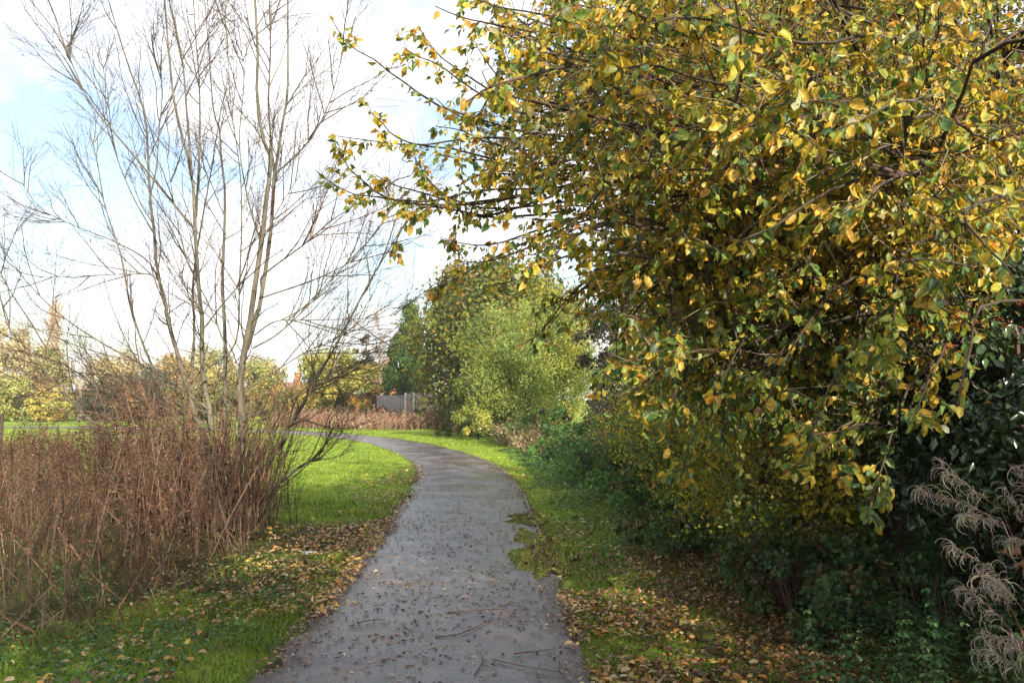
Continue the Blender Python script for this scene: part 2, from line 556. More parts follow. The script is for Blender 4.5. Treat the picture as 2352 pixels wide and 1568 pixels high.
def water_material():
    m, N, L = mat_new('puddle_water')
    out = N.new('ShaderNodeOutputMaterial')
    gl = N.new('ShaderNodeBsdfGlossy'); gl.inputs['Roughness'].default_value = .0; gl.inputs['Color'].default_value = (.95, .95, .95, 1)
    df = N.new('ShaderNodeBsdfTransparent'); df.inputs['Color'].default_value = (.16, .12, .08, 1)
    lw = N.new('ShaderNodeFresnel'); lw.inputs['IOR'].default_value = 1.33
    tcn = N.new('ShaderNodeTexCoord'); no = N.new('ShaderNodeTexNoise'); no.inputs['Scale'].default_value = 9; no.inputs['Detail'].default_value = 2
    L.new(tcn.outputs['Object'], no.inputs['Vector'])
    bp = N.new('ShaderNodeBump'); bp.inputs['Strength'].default_value = .025; bp.inputs['Distance'].default_value = .01
    L.new(no.outputs['Fac'], bp.inputs['Height'])
    L.new(bp.outputs[0], gl.inputs['Normal']); L.new(bp.outputs[0], lw.inputs['Normal'])
    mp = N.new('ShaderNodeMapRange'); mp.inputs['To Min'].default_value = .15; mp.inputs['To Max'].default_value = 1.0
    L.new(lw.outputs[0], mp.inputs['Value'])
    ms = N.new('ShaderNodeMixShader'); L.new(mp.outputs[0], ms.inputs[0])
    L.new(df.outputs[0], ms.inputs[1]); L.new(gl.outputs[0], ms.inputs[2]); L.new(ms.outputs[0], out.inputs['Surface'])
    return m


# ------------------------------------------------------------------ ground, path, edging, puddle
def axis(lo, hi, fine_lo, fine_hi, step, grow):
    a = [fine_lo]
    while a[-1] < fine_hi: a.append(a[-1] + step)
    s = step
    while a[-1] < hi: s *= grow; a.append(a[-1] + s)
    b = [fine_lo]; s = step
    while b[-1] > lo: s *= grow; b.append(b[-1] - s)
    return np.array(b[1:][::-1] + a)


def cover(x, y):
    """1 = turf, 0 = bare soil and litter"""
    d = path_dist(x, y)
    x = np.ravel(x); y = np.ravel(y)
    n = vnoise(x, y, 1.6, 3) * .6 + vnoise(x, y, 5, 4) * .4
    t = sstep(HALF - .02, HALF + .16, d + .25 * (n - .5))
    # worn leafy strip on the left near the willow
    worn = sstep(-3.6, -3.0, x) * (1 - sstep(-1.9, -1.5, x)) * sstep(5.6, 6.8, y) * (1 - sstep(10.2, 12, y))
    t = t * (1 - .9 * worn * sstep(.2, .5, n))
    under = sstep(-.1, .5, x - bank_x(y)) * (y < 32) + (1 - sstep(-.35, .2, x - np.interp(y, [5.0, 5.6, 6.2, 7.3, 8.2, 9.5, 11.5, 14, 17], [-4.2, -3.2, -2.95, -2.75, -2.7, -2.95, -3.25, -3.9, -6.5]))) * sstep(4.8, 5.6, y) * (1 - sstep(16, 19, y))
    return np.clip(t * (1 - .85 * np.clip(under, 0, 1)), 0, 1)


gx = axis(-900, 900, -8, 6, .16, 1.13)
gy = axis(-300, 1500, 1.5, 26, .2, 1.10)
X, Yg = np.meshgrid(gx, gy)
Z = gz(X, Yg)
V = np.stack([X, Yg, Z], -1).reshape(-1, 3)
ny, nx = X.shape
ii = (np.arange(ny - 1)[:, None] * nx + np.arange(nx - 1)[None, :]).ravel()
Q = np.stack([ii, ii + 1, ii + nx + 1, ii + nx], -1)
cv = cover(X.ravel(), Yg.ravel())
M_ground = ground_material()
top('ground', mesh_np('ground', V, Q, np.stack([cv, cv, cv], -1), True), M_ground, kind='structure')

# path: ragged edges, laid 8 mm above the soil underneath
tn = norm(np.gradient(CL, axis=0)); nr = np.stack([tn[:, 1], -tn[:, 0]], -1)
CLf = catmull(CL, 1000); tn = norm(np.gradient(CLf, axis=0)); nr = np.stack([tn[:, 1], -tn[:, 0]], -1)
s_ = np.arange(len(CLf)) * .112
jl = .10 * (vnoise(s_, s_ * 0, 1.2, 7) - .5) + .07 * (vnoise(s_, s_ * 0, 5, 8) - .5)
jr = .05 * (vnoise(s_, s_ * 0, 1.0, 9) - .5) + .03 * (vnoise(s_, s_ * 0, 6, 10) - .5)
rows = []
for k in np.linspace(-1, 1, 17):
    off = k * HALF + np.where(k < 0, jl * -k, jr * k)
    p = CLf + nr * off[:, None]
    z = .008 + .014 * (1 - k * k) - (.012 if abs(k) == 1 else 0) + (.010 * (vnoise(p[:, 0], p[:, 1], 1.9, 77) - .5) + .004 * (vnoise(p[:, 0], p[:, 1], 7, 78) - .5)) * (abs(k) < 1)
    rows.append(np.concatenate([p, (np.zeros(len(p)) + z)[:, None]], 1))
Vp = np.stack(rows, 1)
n0, n1_ = Vp.shape[:2]
ii = (np.arange(n0 - 1)[:, None] * n1_ + np.arange(n1_ - 1)[None, :]).ravel()
Qp = np.stack([ii, ii + 1, ii + n1_ + 1, ii + n1_], -1)
kk = np.abs(np.linspace(-1, 1, 17))[None, :]
ee = np.clip(sstep(.70, 1.0, kk + .28 * (vnoise(Vp[..., 0], Vp[..., 1], 3.1, 81) - .5) + .16 * (vnoise(Vp[..., 0], Vp[..., 1], 11, 82) - .5)), 0, 1)
ee[:, 8:] *= .6
top('path', mesh_np('path', Vp.reshape(-1, 3), Qp, np.repeat(ee.reshape(-1, 1), 3, 1), True), path_material(), kind='structure')

# timber edging that shows along the right side
sel = (CLf[:, 1] > 9.6) & (CLf[:, 1] < 26)
e = CLf[sel] + nr[sel] * (HALF + .02)
zt = -.004 + .026 * vnoise(e[:, 0] * 3, e[:, 1], 1.6, 4)
w = .013
Ve = np.stack([np.concatenate([e - nr[sel] * w, (zt - .05)[:, None]], 1), np.concatenate([e - nr[sel] * w, zt[:, None]], 1),
               np.concatenate([e + nr[sel] * w, zt[:, None]], 1), np.concatenate([e + nr[sel] * w, (zt - .05)[:, None]], 1)], 1)
n0 = len(Ve)
ii = (np.arange(n0 - 1)[:, None] * 4 + np.arange(3)[None, :]).ravel()
top('path_edging', mesh_np('path_edging', Ve.reshape(-1, 3), np.stack([ii, ii + 1, ii + 5, ii + 4], -1)), M_bark_grey, kind='structure')


def puddle(name, cx, cy, rx, ry, seed, z, label):
    n = 90
    th = np.linspace(0, 2 * math.pi, n, endpoint=False)
    r = 1 + .55 * (vnoise(np.cos(th) * 2 + 5, np.sin(th) * 2 + 5, 1.3, seed) - .5) + .3 * (vnoise(np.cos(th) * 2 + 5, np.sin(th) * 2 + 5, 4, seed) - .5)
    x = cx + rx * r * np.cos(th); y = cy + ry * r * np.sin(th)
    V = [(cx, cy, z)] + [(a, b, z) for a, b in zip(x, y)]
    F = [(0, 1 + i, 1 + (i + 1) % n) for i in range(n)]
    o = top(name, mesh_np(name, np.array(V), np.array(F)), M_water, kind='structure', label=label)
    return o


M_water = water_material()
puddle('puddle', .30, 8.9, .33, 1.35, 3, .0165, None)
puddle('puddle', .15, 11.1, .30, .45, 6, .0145, None)
puddle('puddle', -2.08, 8.6, .07, .11, 5, .033, None)

# ------------------------------------------------------------------ grass
def grass():
    B = Batch()
    N = 330000
    u = rng.random(N)
    y = (2.4 ** .42 + u * (46 ** .42 - 2.4 ** .42)) ** (1 / .42)
    x = rng.uniform(-1, 1, N) * (.72 * y + 1.2)
    d = path_dist(x, y)
    cvv = cover(x, y)
    keep = (d > HALF + .0 + .12 * rng.random(N)) & (rng.random(N) < cvv * 1.15 + .05) & (x < bank_x(y) + .9)
    # under the tall dead weeds only a few blades
    weed = (x < np.interp(y, [5.0, 5.6, 6.2, 7.3, 8.2, 9.5, 11.5, 14, 17], [-4.2, -3.2, -2.95, -2.75, -2.7, -2.95, -3.25, -3.9, -6.5]) - .15) & (y > 5) & (y < 17)
    keep &= ~(weed & (rng.random(N) < .85))
    x, y, d = x[keep], y[keep], d[keep]
    n = len(x)
    z = gz(x, y) - .004
    verge = np.clip(1 - (d - HALF) / .35, 0, 1)
    tuft = sstep(.45, .8, vnoise(x, y, 2.2, 6))
    h = np.where(y < 13, .035 + .035 * tuft + .02 * verge, .032 + .012 * tuft) * rng.uniform(.6, 1.4, n)
    wd = np.maximum(.0028, y * .00075) * rng.uniform(.7, 1.3, n)
    wd = np.minimum(wd, .022)
    th = rng.uniform(0, 2 * math.pi, n)
    sx, sy = np.cos(th) * wd, np.sin(th) * wd
    lean = rng.normal(0, .45, (n, 2)) * h[:, None]
    pal = [((.145, .24, .028), 3), ((.22, .32, .035), 3), ((.30, .37, .05), 2), ((.08, .15, .025), 1), ((.25, .22, .08), .25)]
    c = jitter(pick(pal, n), .15)
    pt = vnoise(x, y, .9, 12)[:, None]
    c = c * np.interp(y, [7, 13], [.72, 1.0])[:, None]  # near blades darkened: the verge shade is put into their colour
    dull = (vnoise(x, y, 1.9, 15) > .62) & (y < 12) & (rng.random(n) < .5)
    c[dull] = jitter(np.tile([[.17, .15, .06]], (dull.sum(), 1)), .2)
    c = c * (.8 + .4 * pt) * np.where((y > 13)[:, None], np.array([[1.15, 1.08, .95]]), 1.)  # far blades brightened and yellowed to stand in for sun on the lawn
    near = y < 9
    for m, two in ((near, True), (~near, False)):
        k = m.sum()
        p = np.stack([x[m], y[m], z[m]], -1); s = np.stack([sx[m], sy[m], np.zeros(k)], -1)
        tip = p + np.concatenate([lean[m], h[m][:, None]], 1)
        if two:
            mid = p + np.concatenate([lean[m] * .35, .6 * h[m][:, None]], 1)
            V = np.stack([p - s, p + s, mid + s * .7, mid - s * .7, tip], 1)
            b = (np.arange(k) * 5)[:, None]
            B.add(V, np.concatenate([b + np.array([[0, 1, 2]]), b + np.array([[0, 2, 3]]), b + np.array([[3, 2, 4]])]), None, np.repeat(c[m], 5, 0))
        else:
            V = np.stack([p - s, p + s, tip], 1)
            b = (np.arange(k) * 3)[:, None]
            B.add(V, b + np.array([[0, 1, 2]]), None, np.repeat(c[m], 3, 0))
    top('grass', B.mesh('grass'), M_grass, label='short green grass on the verges and lawn beside the path', kind='stuff', cat='grass')


grass()
print('ground', time.time() - T0)

# ------------------------------------------------------------------ tree with big yellowing leaves that arches over the path
PAL_SALLOW = [((.56, .36, .045), 3.0), ((.44, .38, .05), 2.8), ((.54, .28, .04), 1.0), ((.25, .30, .05), 3.0), ((.12, .20, .05), 3.2), ((.065, .13, .055), 1.8), ((.42, .44, .26), .8), ((.30, .16, .06), .3)]


def big_tree():
    base = np.array([4.7, 8.8, gz(np.array([4.7]), np.array([8.8]))[0]])
    root = thing('sallow_tree', 'large spreading tree with yellow and green oval leaves arching over the right of the path', 'tree', base)
    # trunk
    tp = catmull([base + (0, 0, -.2), base + (.05, -.05, 1.4), at(2215, 620, 8.6), at(2200, 300, 8.5), at(2175, 20, 8.4), at(2165, -260, 8.6)], 22)
    B = Batch(); tubes(B, tp, np.linspace(.17, .07, 22), 12)
    part('trunk', B.mesh('trunk', True, base), M_bark_dark, root)
    limbs = []
    # limbs traced where they show
    limbs.append((catmull([tp[9], at(2150, 360, 8), at(2000, 305, 7.6), at(1870, 300, 7.2), at(1700, 300, 6.8), at(1500, 310, 6.4)], 14), .075, .02))
    limbs.append((catmull([tp[9], at(2120, 430, 8), at(1980, 410, 7.8), at(1820, 400, 7.3), at(1620, 420, 6.8), at(1380, 420, 6.2)], 14), .065, .018))
    limbs.append((catmull([at(2420, 20, 5.2), at(2352, 90, 5.6), at(2300, 150, 6.0), at(2230, 330, 7.2), tp[8]], 14)[::-1], .08, .055))
    limbs.append((catmull([tp[8], at(2130, 520, 8), at(2000, 500, 7.4), at(1850, 510, 6.8), at(1700, 540, 6.1)], 14), .05, .014))
    # more limbs into the crown
    k = 0
    while k < 120:
        px = rng.uniform(1050, 2480); py = rng.uniform(-320, 640); Y = rng.uniform(3.0, 9.8)
        if k < 32:
            px = rng.uniform(1060, 1620); py = rng.uniform(-180, 620); Y = rng.uniform(4.0, 7.2)
            if px < 1080 + .55 * max(py - 300, 0): continue
        elif k >= 78:
            px = rng.uniform(1330, 2100); py = rng.uniform(520, 1020); Y = rng.uniform(4.4, 6.4)
            if py > 680 + .85 * (px - 1330): continue
        elif px < 1500: continue
        e = at(px, py, Y)
        if np.linalg.norm(e[:2] - base[:2]) > 6.4 or np.linalg.norm(e - (0, 0, 1.6)) < 3.0 or np.linalg.norm(e[:2] - base[:2]) < 1.2: continue
        if e[2] > 6.9: continue
        t0 = int(np.clip(4 + (e[2] - 1.0) * 1.7 + rng.uniform(-2, 2), 5, 20))
        s = tp[t0]; mid = (s + e) / 2 + np.array([0, 0, rng.uniform(.2, .9)]) + rng.normal(0, .2, 3)
        s = s + (s - mid) / np.linalg.norm(s - mid) * .04; limbs.append((catmull([s, mid, e], 14), rng.uniform(.024, .042), .006)); k += 1
    P1 = np.array([l[0] for l in limbs])
    for j, (pl, r0, r1) in enumerate(limbs):
        B = Batch(); tubes(B, pl, np.linspace(r0, r1, 14), 7, cap=True); tubes(B, pl[:2][::-1], np.array([r0, r0]), 7, cap=True)
        part('limb', B.mesh('limb', True, base), M_bark_dark, root)
    # sprays that stick out over the sky on the left and hang down at the front
    sprays = [
        ([(765, 50), (800, 105), (850, 130), (900, 170), (945, 200), (1000, 240), (1120, 280), (1300, 320)], 5.2),
        ([(768, 312), (830, 320), (900, 330), (970, 333), (1050, 322), (1150, 315), (1320, 330)], 5.3),
        ([(850, 258), (880, 285), (905, 312), (960, 333), (1060, 345), (1200, 380)], 5.3),
        ([(725, 392), (790, 440), (850, 450), (920, 460), (1000, 462), (1060, 445), (1160, 433), (1330, 430)], 5.2),
        ([(778, 345), (800, 385), (830, 412), (870, 445), (930, 465), (1050, 470)], 5.2),
        ([(860, 400), (905, 425), (960, 440), (1030, 462), (1100, 500)], 5.3),
        ([(950, 360), (975, 400), (1010, 440), (1060, 465), (1150, 480)], 5.4),
        ([(895, 590), (915, 540), (940, 500), (975, 475), (1040, 480), (1150, 500)], 5.2),
        ([(940, 520), (965, 490), (1010, 470), (1090, 470), (1200, 450)], 5.0),
        ([(1000, 15), (1060, 40), (1130, 55), (1250, 75), (1400, 60)], 4.6),
        ([(1020, -40), (1120, 10), (1230, 30), (1400, 60)], 4.8),
        ([(925, 108), (960, 130), (1010, 150), (1070, 195), (1150, 240), (1300, 290)], 5.3),
        ([(962, 62), (1000, 120), (1060, 165), (1140, 215), (1250, 260)], 5.5),
        ([(1080, 80), (1110, 130), (1150, 180), (1230, 220), (1330, 250)], 5.6),
        ([(1130, 135), (1190, 150), (1260, 160), (1380, 190)], 5.4),
        ([(1000, 225), (1040, 260), (1100, 280), (1200, 300)], 5.6),
        ([(1000, 290), (1060, 300), (1130, 330), (1260, 350)], 5.4),
        ([(1005, 355), (1060, 365), (1130, 370), (1240, 390)], 5.5),
        ([(1065, 420), (1110, 400), (1180, 400), (1300, 400)], 5.3),
        ([(975, 672), (1030, 650), (1100, 610), (1200, 560), (1330, 500)], 5.6),
        ([(1010, 545), (1070, 560), (1140, 560), (1260, 520)], 5.7),
        ([(1050, 600), (1120, 600), (1210, 570), (1330, 510)], 5.5),
        ([(1130, 655), (1190, 640), (1270, 600), (1400, 560)], 5.4),
        ([(1200, 790), (1240, 765), (1290, 700), (1350, 640), (1450, 560)], 5.0),
        ([(1230, 720), (1290, 690), (1370, 650), (1500, 600)], 5.2),
        ([(1365, 905), (1400, 840), (1430, 760), (1480, 690), (1560, 620)], 4.6),
        ([(1440, 870), (1480, 820), (1510, 740), (1560, 660)], 4.4),
        ([(1430, 960), (1470, 900), (1510, 840), (1560, 760), (1640, 680)], 4.6),
        ([(1490, 1010), (1530, 950), (1560, 880), (1610, 790), (1700, 700)], 4.5),
        ([(1560, 1110), (1580, 1040), (1600, 960), (1640, 860), (1720, 760)], 4.6),
        ([(2015, 830), (2040, 780), (2055, 720), (2060, 640), (2100, 560)], 3.6),
        ([(2180, 700), (2150, 640), (2090, 600), (2140, 595), (2250, 610), (2352, 560)], 3.4),
        ([(1990, 1190), (2005, 1130), (2030, 1060), (2060, 960), (2120, 850)], 4.1),
        ([(1920, 1110), (1950, 1050), (1980, 980), (2020, 900), (2080, 800)], 4.3),
        ([(2090, 960), (2110, 930), (2130, 880), (2170, 800), (2220, 700)], 4.0),
        ([(1850, 1050), (1870, 980), (1900, 900), (1960, 800), (2050, 700)], 3.6),
        ([(1740, 960), (1770, 900), (1800, 830), (1860, 740), (1950, 640)], 3.8),
        ([(1640, 930), (1670, 850), (1710, 780), (1780, 690)], 4.2),
        ([(2200, 930), (2210, 870), (2230, 800), (2260, 700)], 3.2),
        ([(2330, 640), (2300, 600), (2260, 560), (2220, 480)], 3.3),
        ([(1690, 560), (1730, 540), (1780, 520), (1850, 470), (1950, 420)], 3.2),
        ([(1480, 60), (1560, 40), (1650, 50), (1750, 80), (1900, 100)], 3.1),
        ([(1420, 160), (1500, 150), (1600, 180), (1720, 200)], 3.3),
        ([(1520, 330), (1560, 300), (1640, 290), (1760, 310)], 3.4),
        ([(1760, 250), (1830, 230), (1920, 240), (2050, 280)], 3.2),
    ]
    SP = []
    for pts, Y in sprays:
        pts = np.array(pts, float)
        pts = np.vstack([pts, pts[-1] + [170, -rng.uniform(0, 60)]])
        Yd = Y + np.append(np.linspace(0, .9, len(pts) - 1), 1.5) + rng.normal(0, .05, len(pts))
        q = at(pts[:, 0], pts[:, 1], Yd)
        SP.append(catmull(q, 12)[::-1])
    SP = np.array(SP)
    B = Batch()
    tubes(B, SP, np.linspace(.011, .0028, 12)[None].repeat(len(SP), 0), 5, np.array([.055, .04, .025]))
    part('outer_branches', B.mesh('outer_branches', True, base), M_twig, root)
    sp2, _ = children(SP[:36], 8, (.08, .95), 36, .28, 6, 0, .14, .1)
    # secondary branches and twigs, kept within the outline of the crown
    env = [(1015, 20), (1040, 60), (1100, 95), (1060, 130), (1130, 200), (1040, 230), (1010, 300), (1060, 350), (1040, 400), (1110, 470), (1040, 560), (1030, 640), (1130, 655), (1180, 640),
           (1210, 700), (1280, 740), (1350, 790), (1385, 870), (1400, 930), (1450, 980), (1480, 1060), (1560, 1120), (1700, 1120), (1900, 1060), (2030, 960), (2120, 860), (2500, 800), (3400, 500), (3400, -1500), (980, -1500)]

    def ok(Pl):
        t = Pl[:, -1]; m = Pl[:, Pl.shape[1] // 2]
        a = in_poly(*proj(t)[:2], env) & in_poly(*proj(m)[:2], env)
        far = np.linalg.norm(t - np.array([0, 0, 1.6]), axis=1) > 2.7
        return Pl[a & far & (t[:, 2] > .9)]
    P2, _ = children(P1, 15, (.22, 1.0), 48, 1.35, 7, .02, .13, .18)
    P2 = ok(P2)
    P3, _ = children(P2, 6, (.15, 1.0), 42, .60, 4, .0, .16, .18)
    P3 = ok(P3)
    print('big tree', len(P1), len(P2), len(P3))
    B = Batch()
    tubes(B, P2, np.linspace(.012, .004, 7)[None].repeat(len(P2), 0), 3, jitter(np.tile([[.075, .055, .038]], (len(P2), 1)), .3))
    part('branches', B.mesh('branches', True, base), M_twig, root, kind='stuff')
    P4, _ = children(P2, 2, (.1, .9), 60, .85, 5, .0, .25, .05)
    P4 = ok(P4)
    B = Batch()
    tubes(B, P3, np.linspace(.0042, .0018, 4)[None].repeat(len(P3), 0), 3, jitter(np.tile([[.13, .085, .05]], (len(P3), 1)), .3))
    tubes(B, P4, np.linspace(.0045, .0015, 5)[None].repeat(len(P4), 0), 3, jitter(np.tile([[.17, .13, .09]], (len(P4), 1)), .35))
    tubes(B, sp2, np.linspace(.003, .0014, 6)[None].repeat(len(sp2), 0), 3, np.array([.06, .045, .03]))
    part('twigs', B.mesh('twigs', False, base), M_twig, root, kind='stuff')
    # leaves
    def leafset(P, k, tr, L0):
        t = rng.uniform(tr[0], tr[1], (len(P), k))
        pos, tan = sample_on(P, t)
        pos = pos.reshape(-1, 3); tan = tan.reshape(-1, 3); n = len(pos)
        d = norm(tan * .35 + rdir(n) * .75 + np.array([-.1, -.05, -.62]))
        nr_ = norm(rdir(n) * .8 + np.array([.15, -.5, .35]))
        pos = pos + d * .012
        return pos, d, nr_, L0 * rng.uniform(.65, 1.25, n)
    sets = [leafset(P3, 12, (.05, 1), .059), leafset(sp2, 9, (.2, 1), .058), leafset(SP[:36], 30, (.05, 1), .060), leafset(SP[36:], 12, (.3, 1), .064), leafset(P2, 7, (.2, 1), .062)]
    pos, d, nn, L = [np.concatenate([s[i] for s in sets]) for i in range(4)]
    far = np.linalg.norm(pos - np.array([0, 0, 1.6]), axis=1) > 2.35
    qx, qy, _ = proj(pos)
    far &= ~(((qx > 2480) | (qy < -140)) & (rng.random(len(pos)) < .6))
    pos, d, nn, L = pos[far], d[far], nn[far], L[far]
    n = len(pos)
    C = jitter(pick(PAL_SALLOW, n), .16)
    C2 = C.copy()
    m = rng.random(n) < .35
    C2[m] = jitter(pick(PAL_SALLOW[:3], m.sum()), .15)
    # higher parts turned further than the low, sheltered ones
    low = (pos[:, 2] < 2.2) & (rng.random(n) < .45)
    C[low] = jitter(pick(PAL_SALLOW[3:6], low.sum()), .15); C2[low] = C[low]
    W = L * rng.uniform(.52, .72, n)
    px, py, dd = proj(pos)
    infr = (px > 0) & (px < 2352) & (py > 0) & (py < 1568)
    facing = np.abs((norm(nn - (nn * norm(d)).sum(-1, keepdims=True) * norm(d)) * norm(pos - np.array([0, 0, 1.6]))).sum(-1))
    score = np.where(infr, L * W * (.25 + facing) / dd ** 2, 0)
    idx = np.argsort(-score)[:300]
    rest = np.ones(n, bool); rest[idx] = False
    B = Batch()
    curled = rng.random(n) < .4
    nearl = (np.linalg.norm(pos - np.array([0, 0, 1.6]), axis=1) < 5.2) & infr
    L = np.where(nearl, L, L * 1.08)
    for tp_, mk in ((LEAF8, rest & ~curled & nearl), (LEAF8B, rest & curled & nearl), (LEAF4, rest & ~nearl & infr & (dd < 7.6)), (LEAF2, rest & ~nearl & ~(infr & (dd < 7.6)))):
        leaves(B, tp_, pos[mk], d[mk], nn[mk], L[mk], W[mk], C[mk], C2[mk])
    part('leaves', B.mesh('leaves', False, base), M_leaf, root, kind='stuff')
    protos = []
    for _ in range(24):
        b = Batch(); c = jitter(pick(PAL_SALLOW, 1), .15); c2 = jitter(pick(PAL_SALLOW[:4], 1), .15) if rng.random() < .5 else c
        fw = rng.uniform(.5, .66)
        leaves(b, LEAF16, np.zeros((1, 3)), np.array([[1., 0, 0]]), np.array([[0, 0, 1.]]), 1.0, fw, c, c2)
        me = b.mesh('leaf', True); me.materials.append(M_leaf_obj); protos.append(me)
    for i in idx:
        dd_ = norm(d[i]); n_ = norm(nn[i] - (nn[i] @ dd_) * dd_); s = np.cross(n_, dd_)
        o = part('leaf', protos[rng.integers(24)], None, root)
        M = Matrix.Identity(4)
        for a, vec in enumerate((dd_, s, n_)):
            for b_ in range(3): M[b_][a] = vec[b_] * L[i]
        for b_ in range(3): M[b_][3] = pos[i][b_] - base[b_]
        o.matrix_local = M
    print('leaves', n)


M_leaf_obj = leaf_mat('leaf_tree_near', .42, .42, .4, .35, 3.2, (.20, .12, .035))
big_tree()
print('big tree', time.time() - T0)

# ------------------------------------------------------------------ bare multi-stemmed willow on the left
def bare_willow():
    D0 = 10.6
    base = np.array([-3.62, 10.6, 0.0]); base[2] = gz(base[:1], base[1:2])[0] - .05
    root = thing('bare_tree', 'leafless many-stemmed pale tree standing in the brown weeds left of the path', 'tree', base)
    G = [530, 1195]
    stems = [  # display px traces from the foot up, depth at the top, radii
        ([G, (533, 1145), (551, 1055), (558, 983), (554, 929), (551, 875), (562, 803), (576, 731), (580, 693), (603, 540), (612, 450), (623, 369), (603, 315), (590, 225), (592, 112), (583, -40), (575, -200)], 10.0, .085, .010),
        ([(566, 803), (590, 720), (598, 693), (621, 540), (630, 405), (635, 374), (648, 288), (661, 202), (661, 0), (668, -180)], 10.4, .045, .009),
        ([(630, 400), (617, 247), (621, 112), (617, -60)], 10.5, .024, .007),
        ([(520, 1190), (500, 1100), (482, 947), (468, 875), (464, 803), (464, 731), (459, 693), (448, 531), (441, 405), (405, 261), (391, 157), (378, 0), (366, -160)], 10.9, .060, .009),
        ([(441, 405), (430, 270), (418, 135), (387, -10), (380, -140)], 10.8, .024, .006),
        ([(450, 500), (459, 315), (457, 180), (450, 90), (441, -60)], 11.1, .022, .006),
        ([(515, 1190), (485, 1060), (450, 960), (436, 911), (421, 864), (403, 796), (382, 724), (382, 702), (360, 621), (355, 540), (344, 450), (340, 360), (335, 279), (320, 220), (297, 157), (270, 72), (243, -20)], 11.4, .052, .008),
        ([(436, 911), (446, 767), (443, 659), (455, 560), (480, 420), (500, 300)], 11.6, .03, .006),
        ([(345, 450), (360, 380), (365, 300), (372, 200), (350, 60)], 11.6, .016, .005),
        ([(525, 1190), (520, 1060), (515, 940), (518, 803), (511, 659), (513, 585), (517, 450), (508, 360), (504, 297), (490, 252), (480, 120), (470, 0)], 12.0, .046, .006),
        ([(510, 1185), (470, 1080), (420, 980), (374, 904), (349, 839), (324, 778), (299, 702), (285, 620), (270, 560), (240, 470), (225, 380), (205, 300)], 11.0, .034, .006),
        ([(522, 1190), (540, 1163), (576, 1113), (641, 1030), (666, 976), (709, 904), (738, 850), (774, 789), (842, 659), (880, 590), (910, 500)], 9.4, .050, .007),
        ([(530, 1195), (580, 1175), (640, 1110), (700, 1065), (740, 1050)], 9.9, .050, .012),
        ([(505, 1180), (407, 1073), (295, 1019), (216, 972), (151, 911), (65, 803), (22, 756), (0, 680), (-20, 600)], 9.2, .028, .006),
        ([(508, 1170), (385, 1022), (324, 976), (259, 911), (202, 871), (119, 814), (72, 742), (18, 659), (-30, 560)], 10.2, .030, .006),
        ([(512, 1100), (470, 950), (414, 889), (317, 832), (230, 785), (144, 727), (72, 659), (20, 590)], 11.4, .026, .005),
        ([(450, 531), (369, 432), (279, 324), (211, 243), (180, 180), (148, 103), (120, 20)], 10.2, .024, .005),
        ([(380, 700), (346, 607), (270, 558), (202, 531), (148, 508), (90, 477), (50, 420)], 11.8, .017, .004),
        ([(390, 740), (360, 640), (292, 630), (180, 634), (90, 637)], 12.2, .014, .004),
        ([(630, 400), (660, 375), (702, 333), (742, 270), (774, 180), (790, 90)], 9.8, .020, .005),
        ([(600, 660), (607, 630), (697, 562), (765, 504), (846, 454), (900, 420)], 9.6, .019, .004),
        ([(596, 690), (612, 680), (720, 643), (810, 598), (846, 553), (900, 480)], 11.0, .019, .004),
        ([(583, 770), (633, 738), (702, 735), (846, 731), (930, 720)], 9.6, .014, .003),
        ([(580, 800), (640, 765), (720, 690), (800, 600), (860, 540)], 10.6, .016, .004),
        ([(560, 900), (620, 860), (700, 810), (780, 770), (840, 735)], 11.2, .014, .004),
        ([(560, 960), (640, 930), (720, 890), (800, 850)], 9.5, .013, .003),
        ([(560, 1010), (480, 950), (400, 930), (300, 925), (170, 935)], 9.6, .014, .003),
        ([(558, 960), (500, 975), (460, 970), (400, 945), (330, 945)], 9.2, .012, .003),
        ([(480, 940), (420, 900), (340, 870), (230, 860), (100, 870), (0, 880)], 10.2, .014, .003),
        ([(550, 870), (520, 800), (480, 700), (430, 600), (400, 470), (380, 330)], 9.6, .017, .004),
        ([(464, 760), (510, 700), (560, 640), (600, 560), (640, 480), (690, 400)], 9.8, .017, .004),
        ([(470, 850), (540, 790), (550, 650), (555, 500), (550, 380), (530, 240), (520, 60)], 10.0, .019, .004),
        ([(600, 560), (570, 460), (550, 330), (560, 180), (545, 40)], 11.5, .017, .004),
        ([(355, 540), (300, 440), (260, 330), (245, 200), (215, 60)], 11.8, .016, .004),
    ]
    allp = []
    for pts, Yt, r0, r1 in stems:
        pts = np.array(pts, float); n = len(pts)
        ln = np.r_[0, np.cumsum(np.linalg.norm(np.diff(pts, axis=0), axis=1))]; ln /= ln[-1]
        y_frac = np.clip((1195 - pts[:, 1]) / 1195, 0, 1.2)
        Y = D0 + (Yt - D0) * np.clip(y_frac * 1.3, 0, 1)
        q = catmull(at(pts[:, 0], pts[:, 1], Y), 24)
        allp.append((q, r0, r1))
        r0 *= .76; B = Batch(); tubes(B, q, r0 + (r1 - r0) * np.linspace(0, 1, 24) ** .8, 9 if r0 > .03 else 6)
        part('stem', B.mesh('stem', True, base), M_bark_pale, root)
    P = np.array([a[0] for a in allp])
    P1, _ = children(P, 10, (.30, 1.0), 36, 1.5, 10, .045, .075)
    P1b, _ = children(P[[0, 3, 6, 11, 13, 14]], 12, (.1, .45), 50, .9, 8, .02, .12)
    P2, _ = children(P1, 7, (.15, 1.0), 33, .75, 6, .03, .08)
    P2b, _ = children(P1b, 5, (.2, 1.0), 40, .5, 6, .02, .12)
    P3, _ = children(P2, 3, (.2, 1.0), 34, .40, 4, .03, .08)
    # thicket of shoots round the foot
    ns = 190
    a_ = rng.uniform(0, 6.28, ns); r_ = rng.uniform(.05, 1.15, ns)
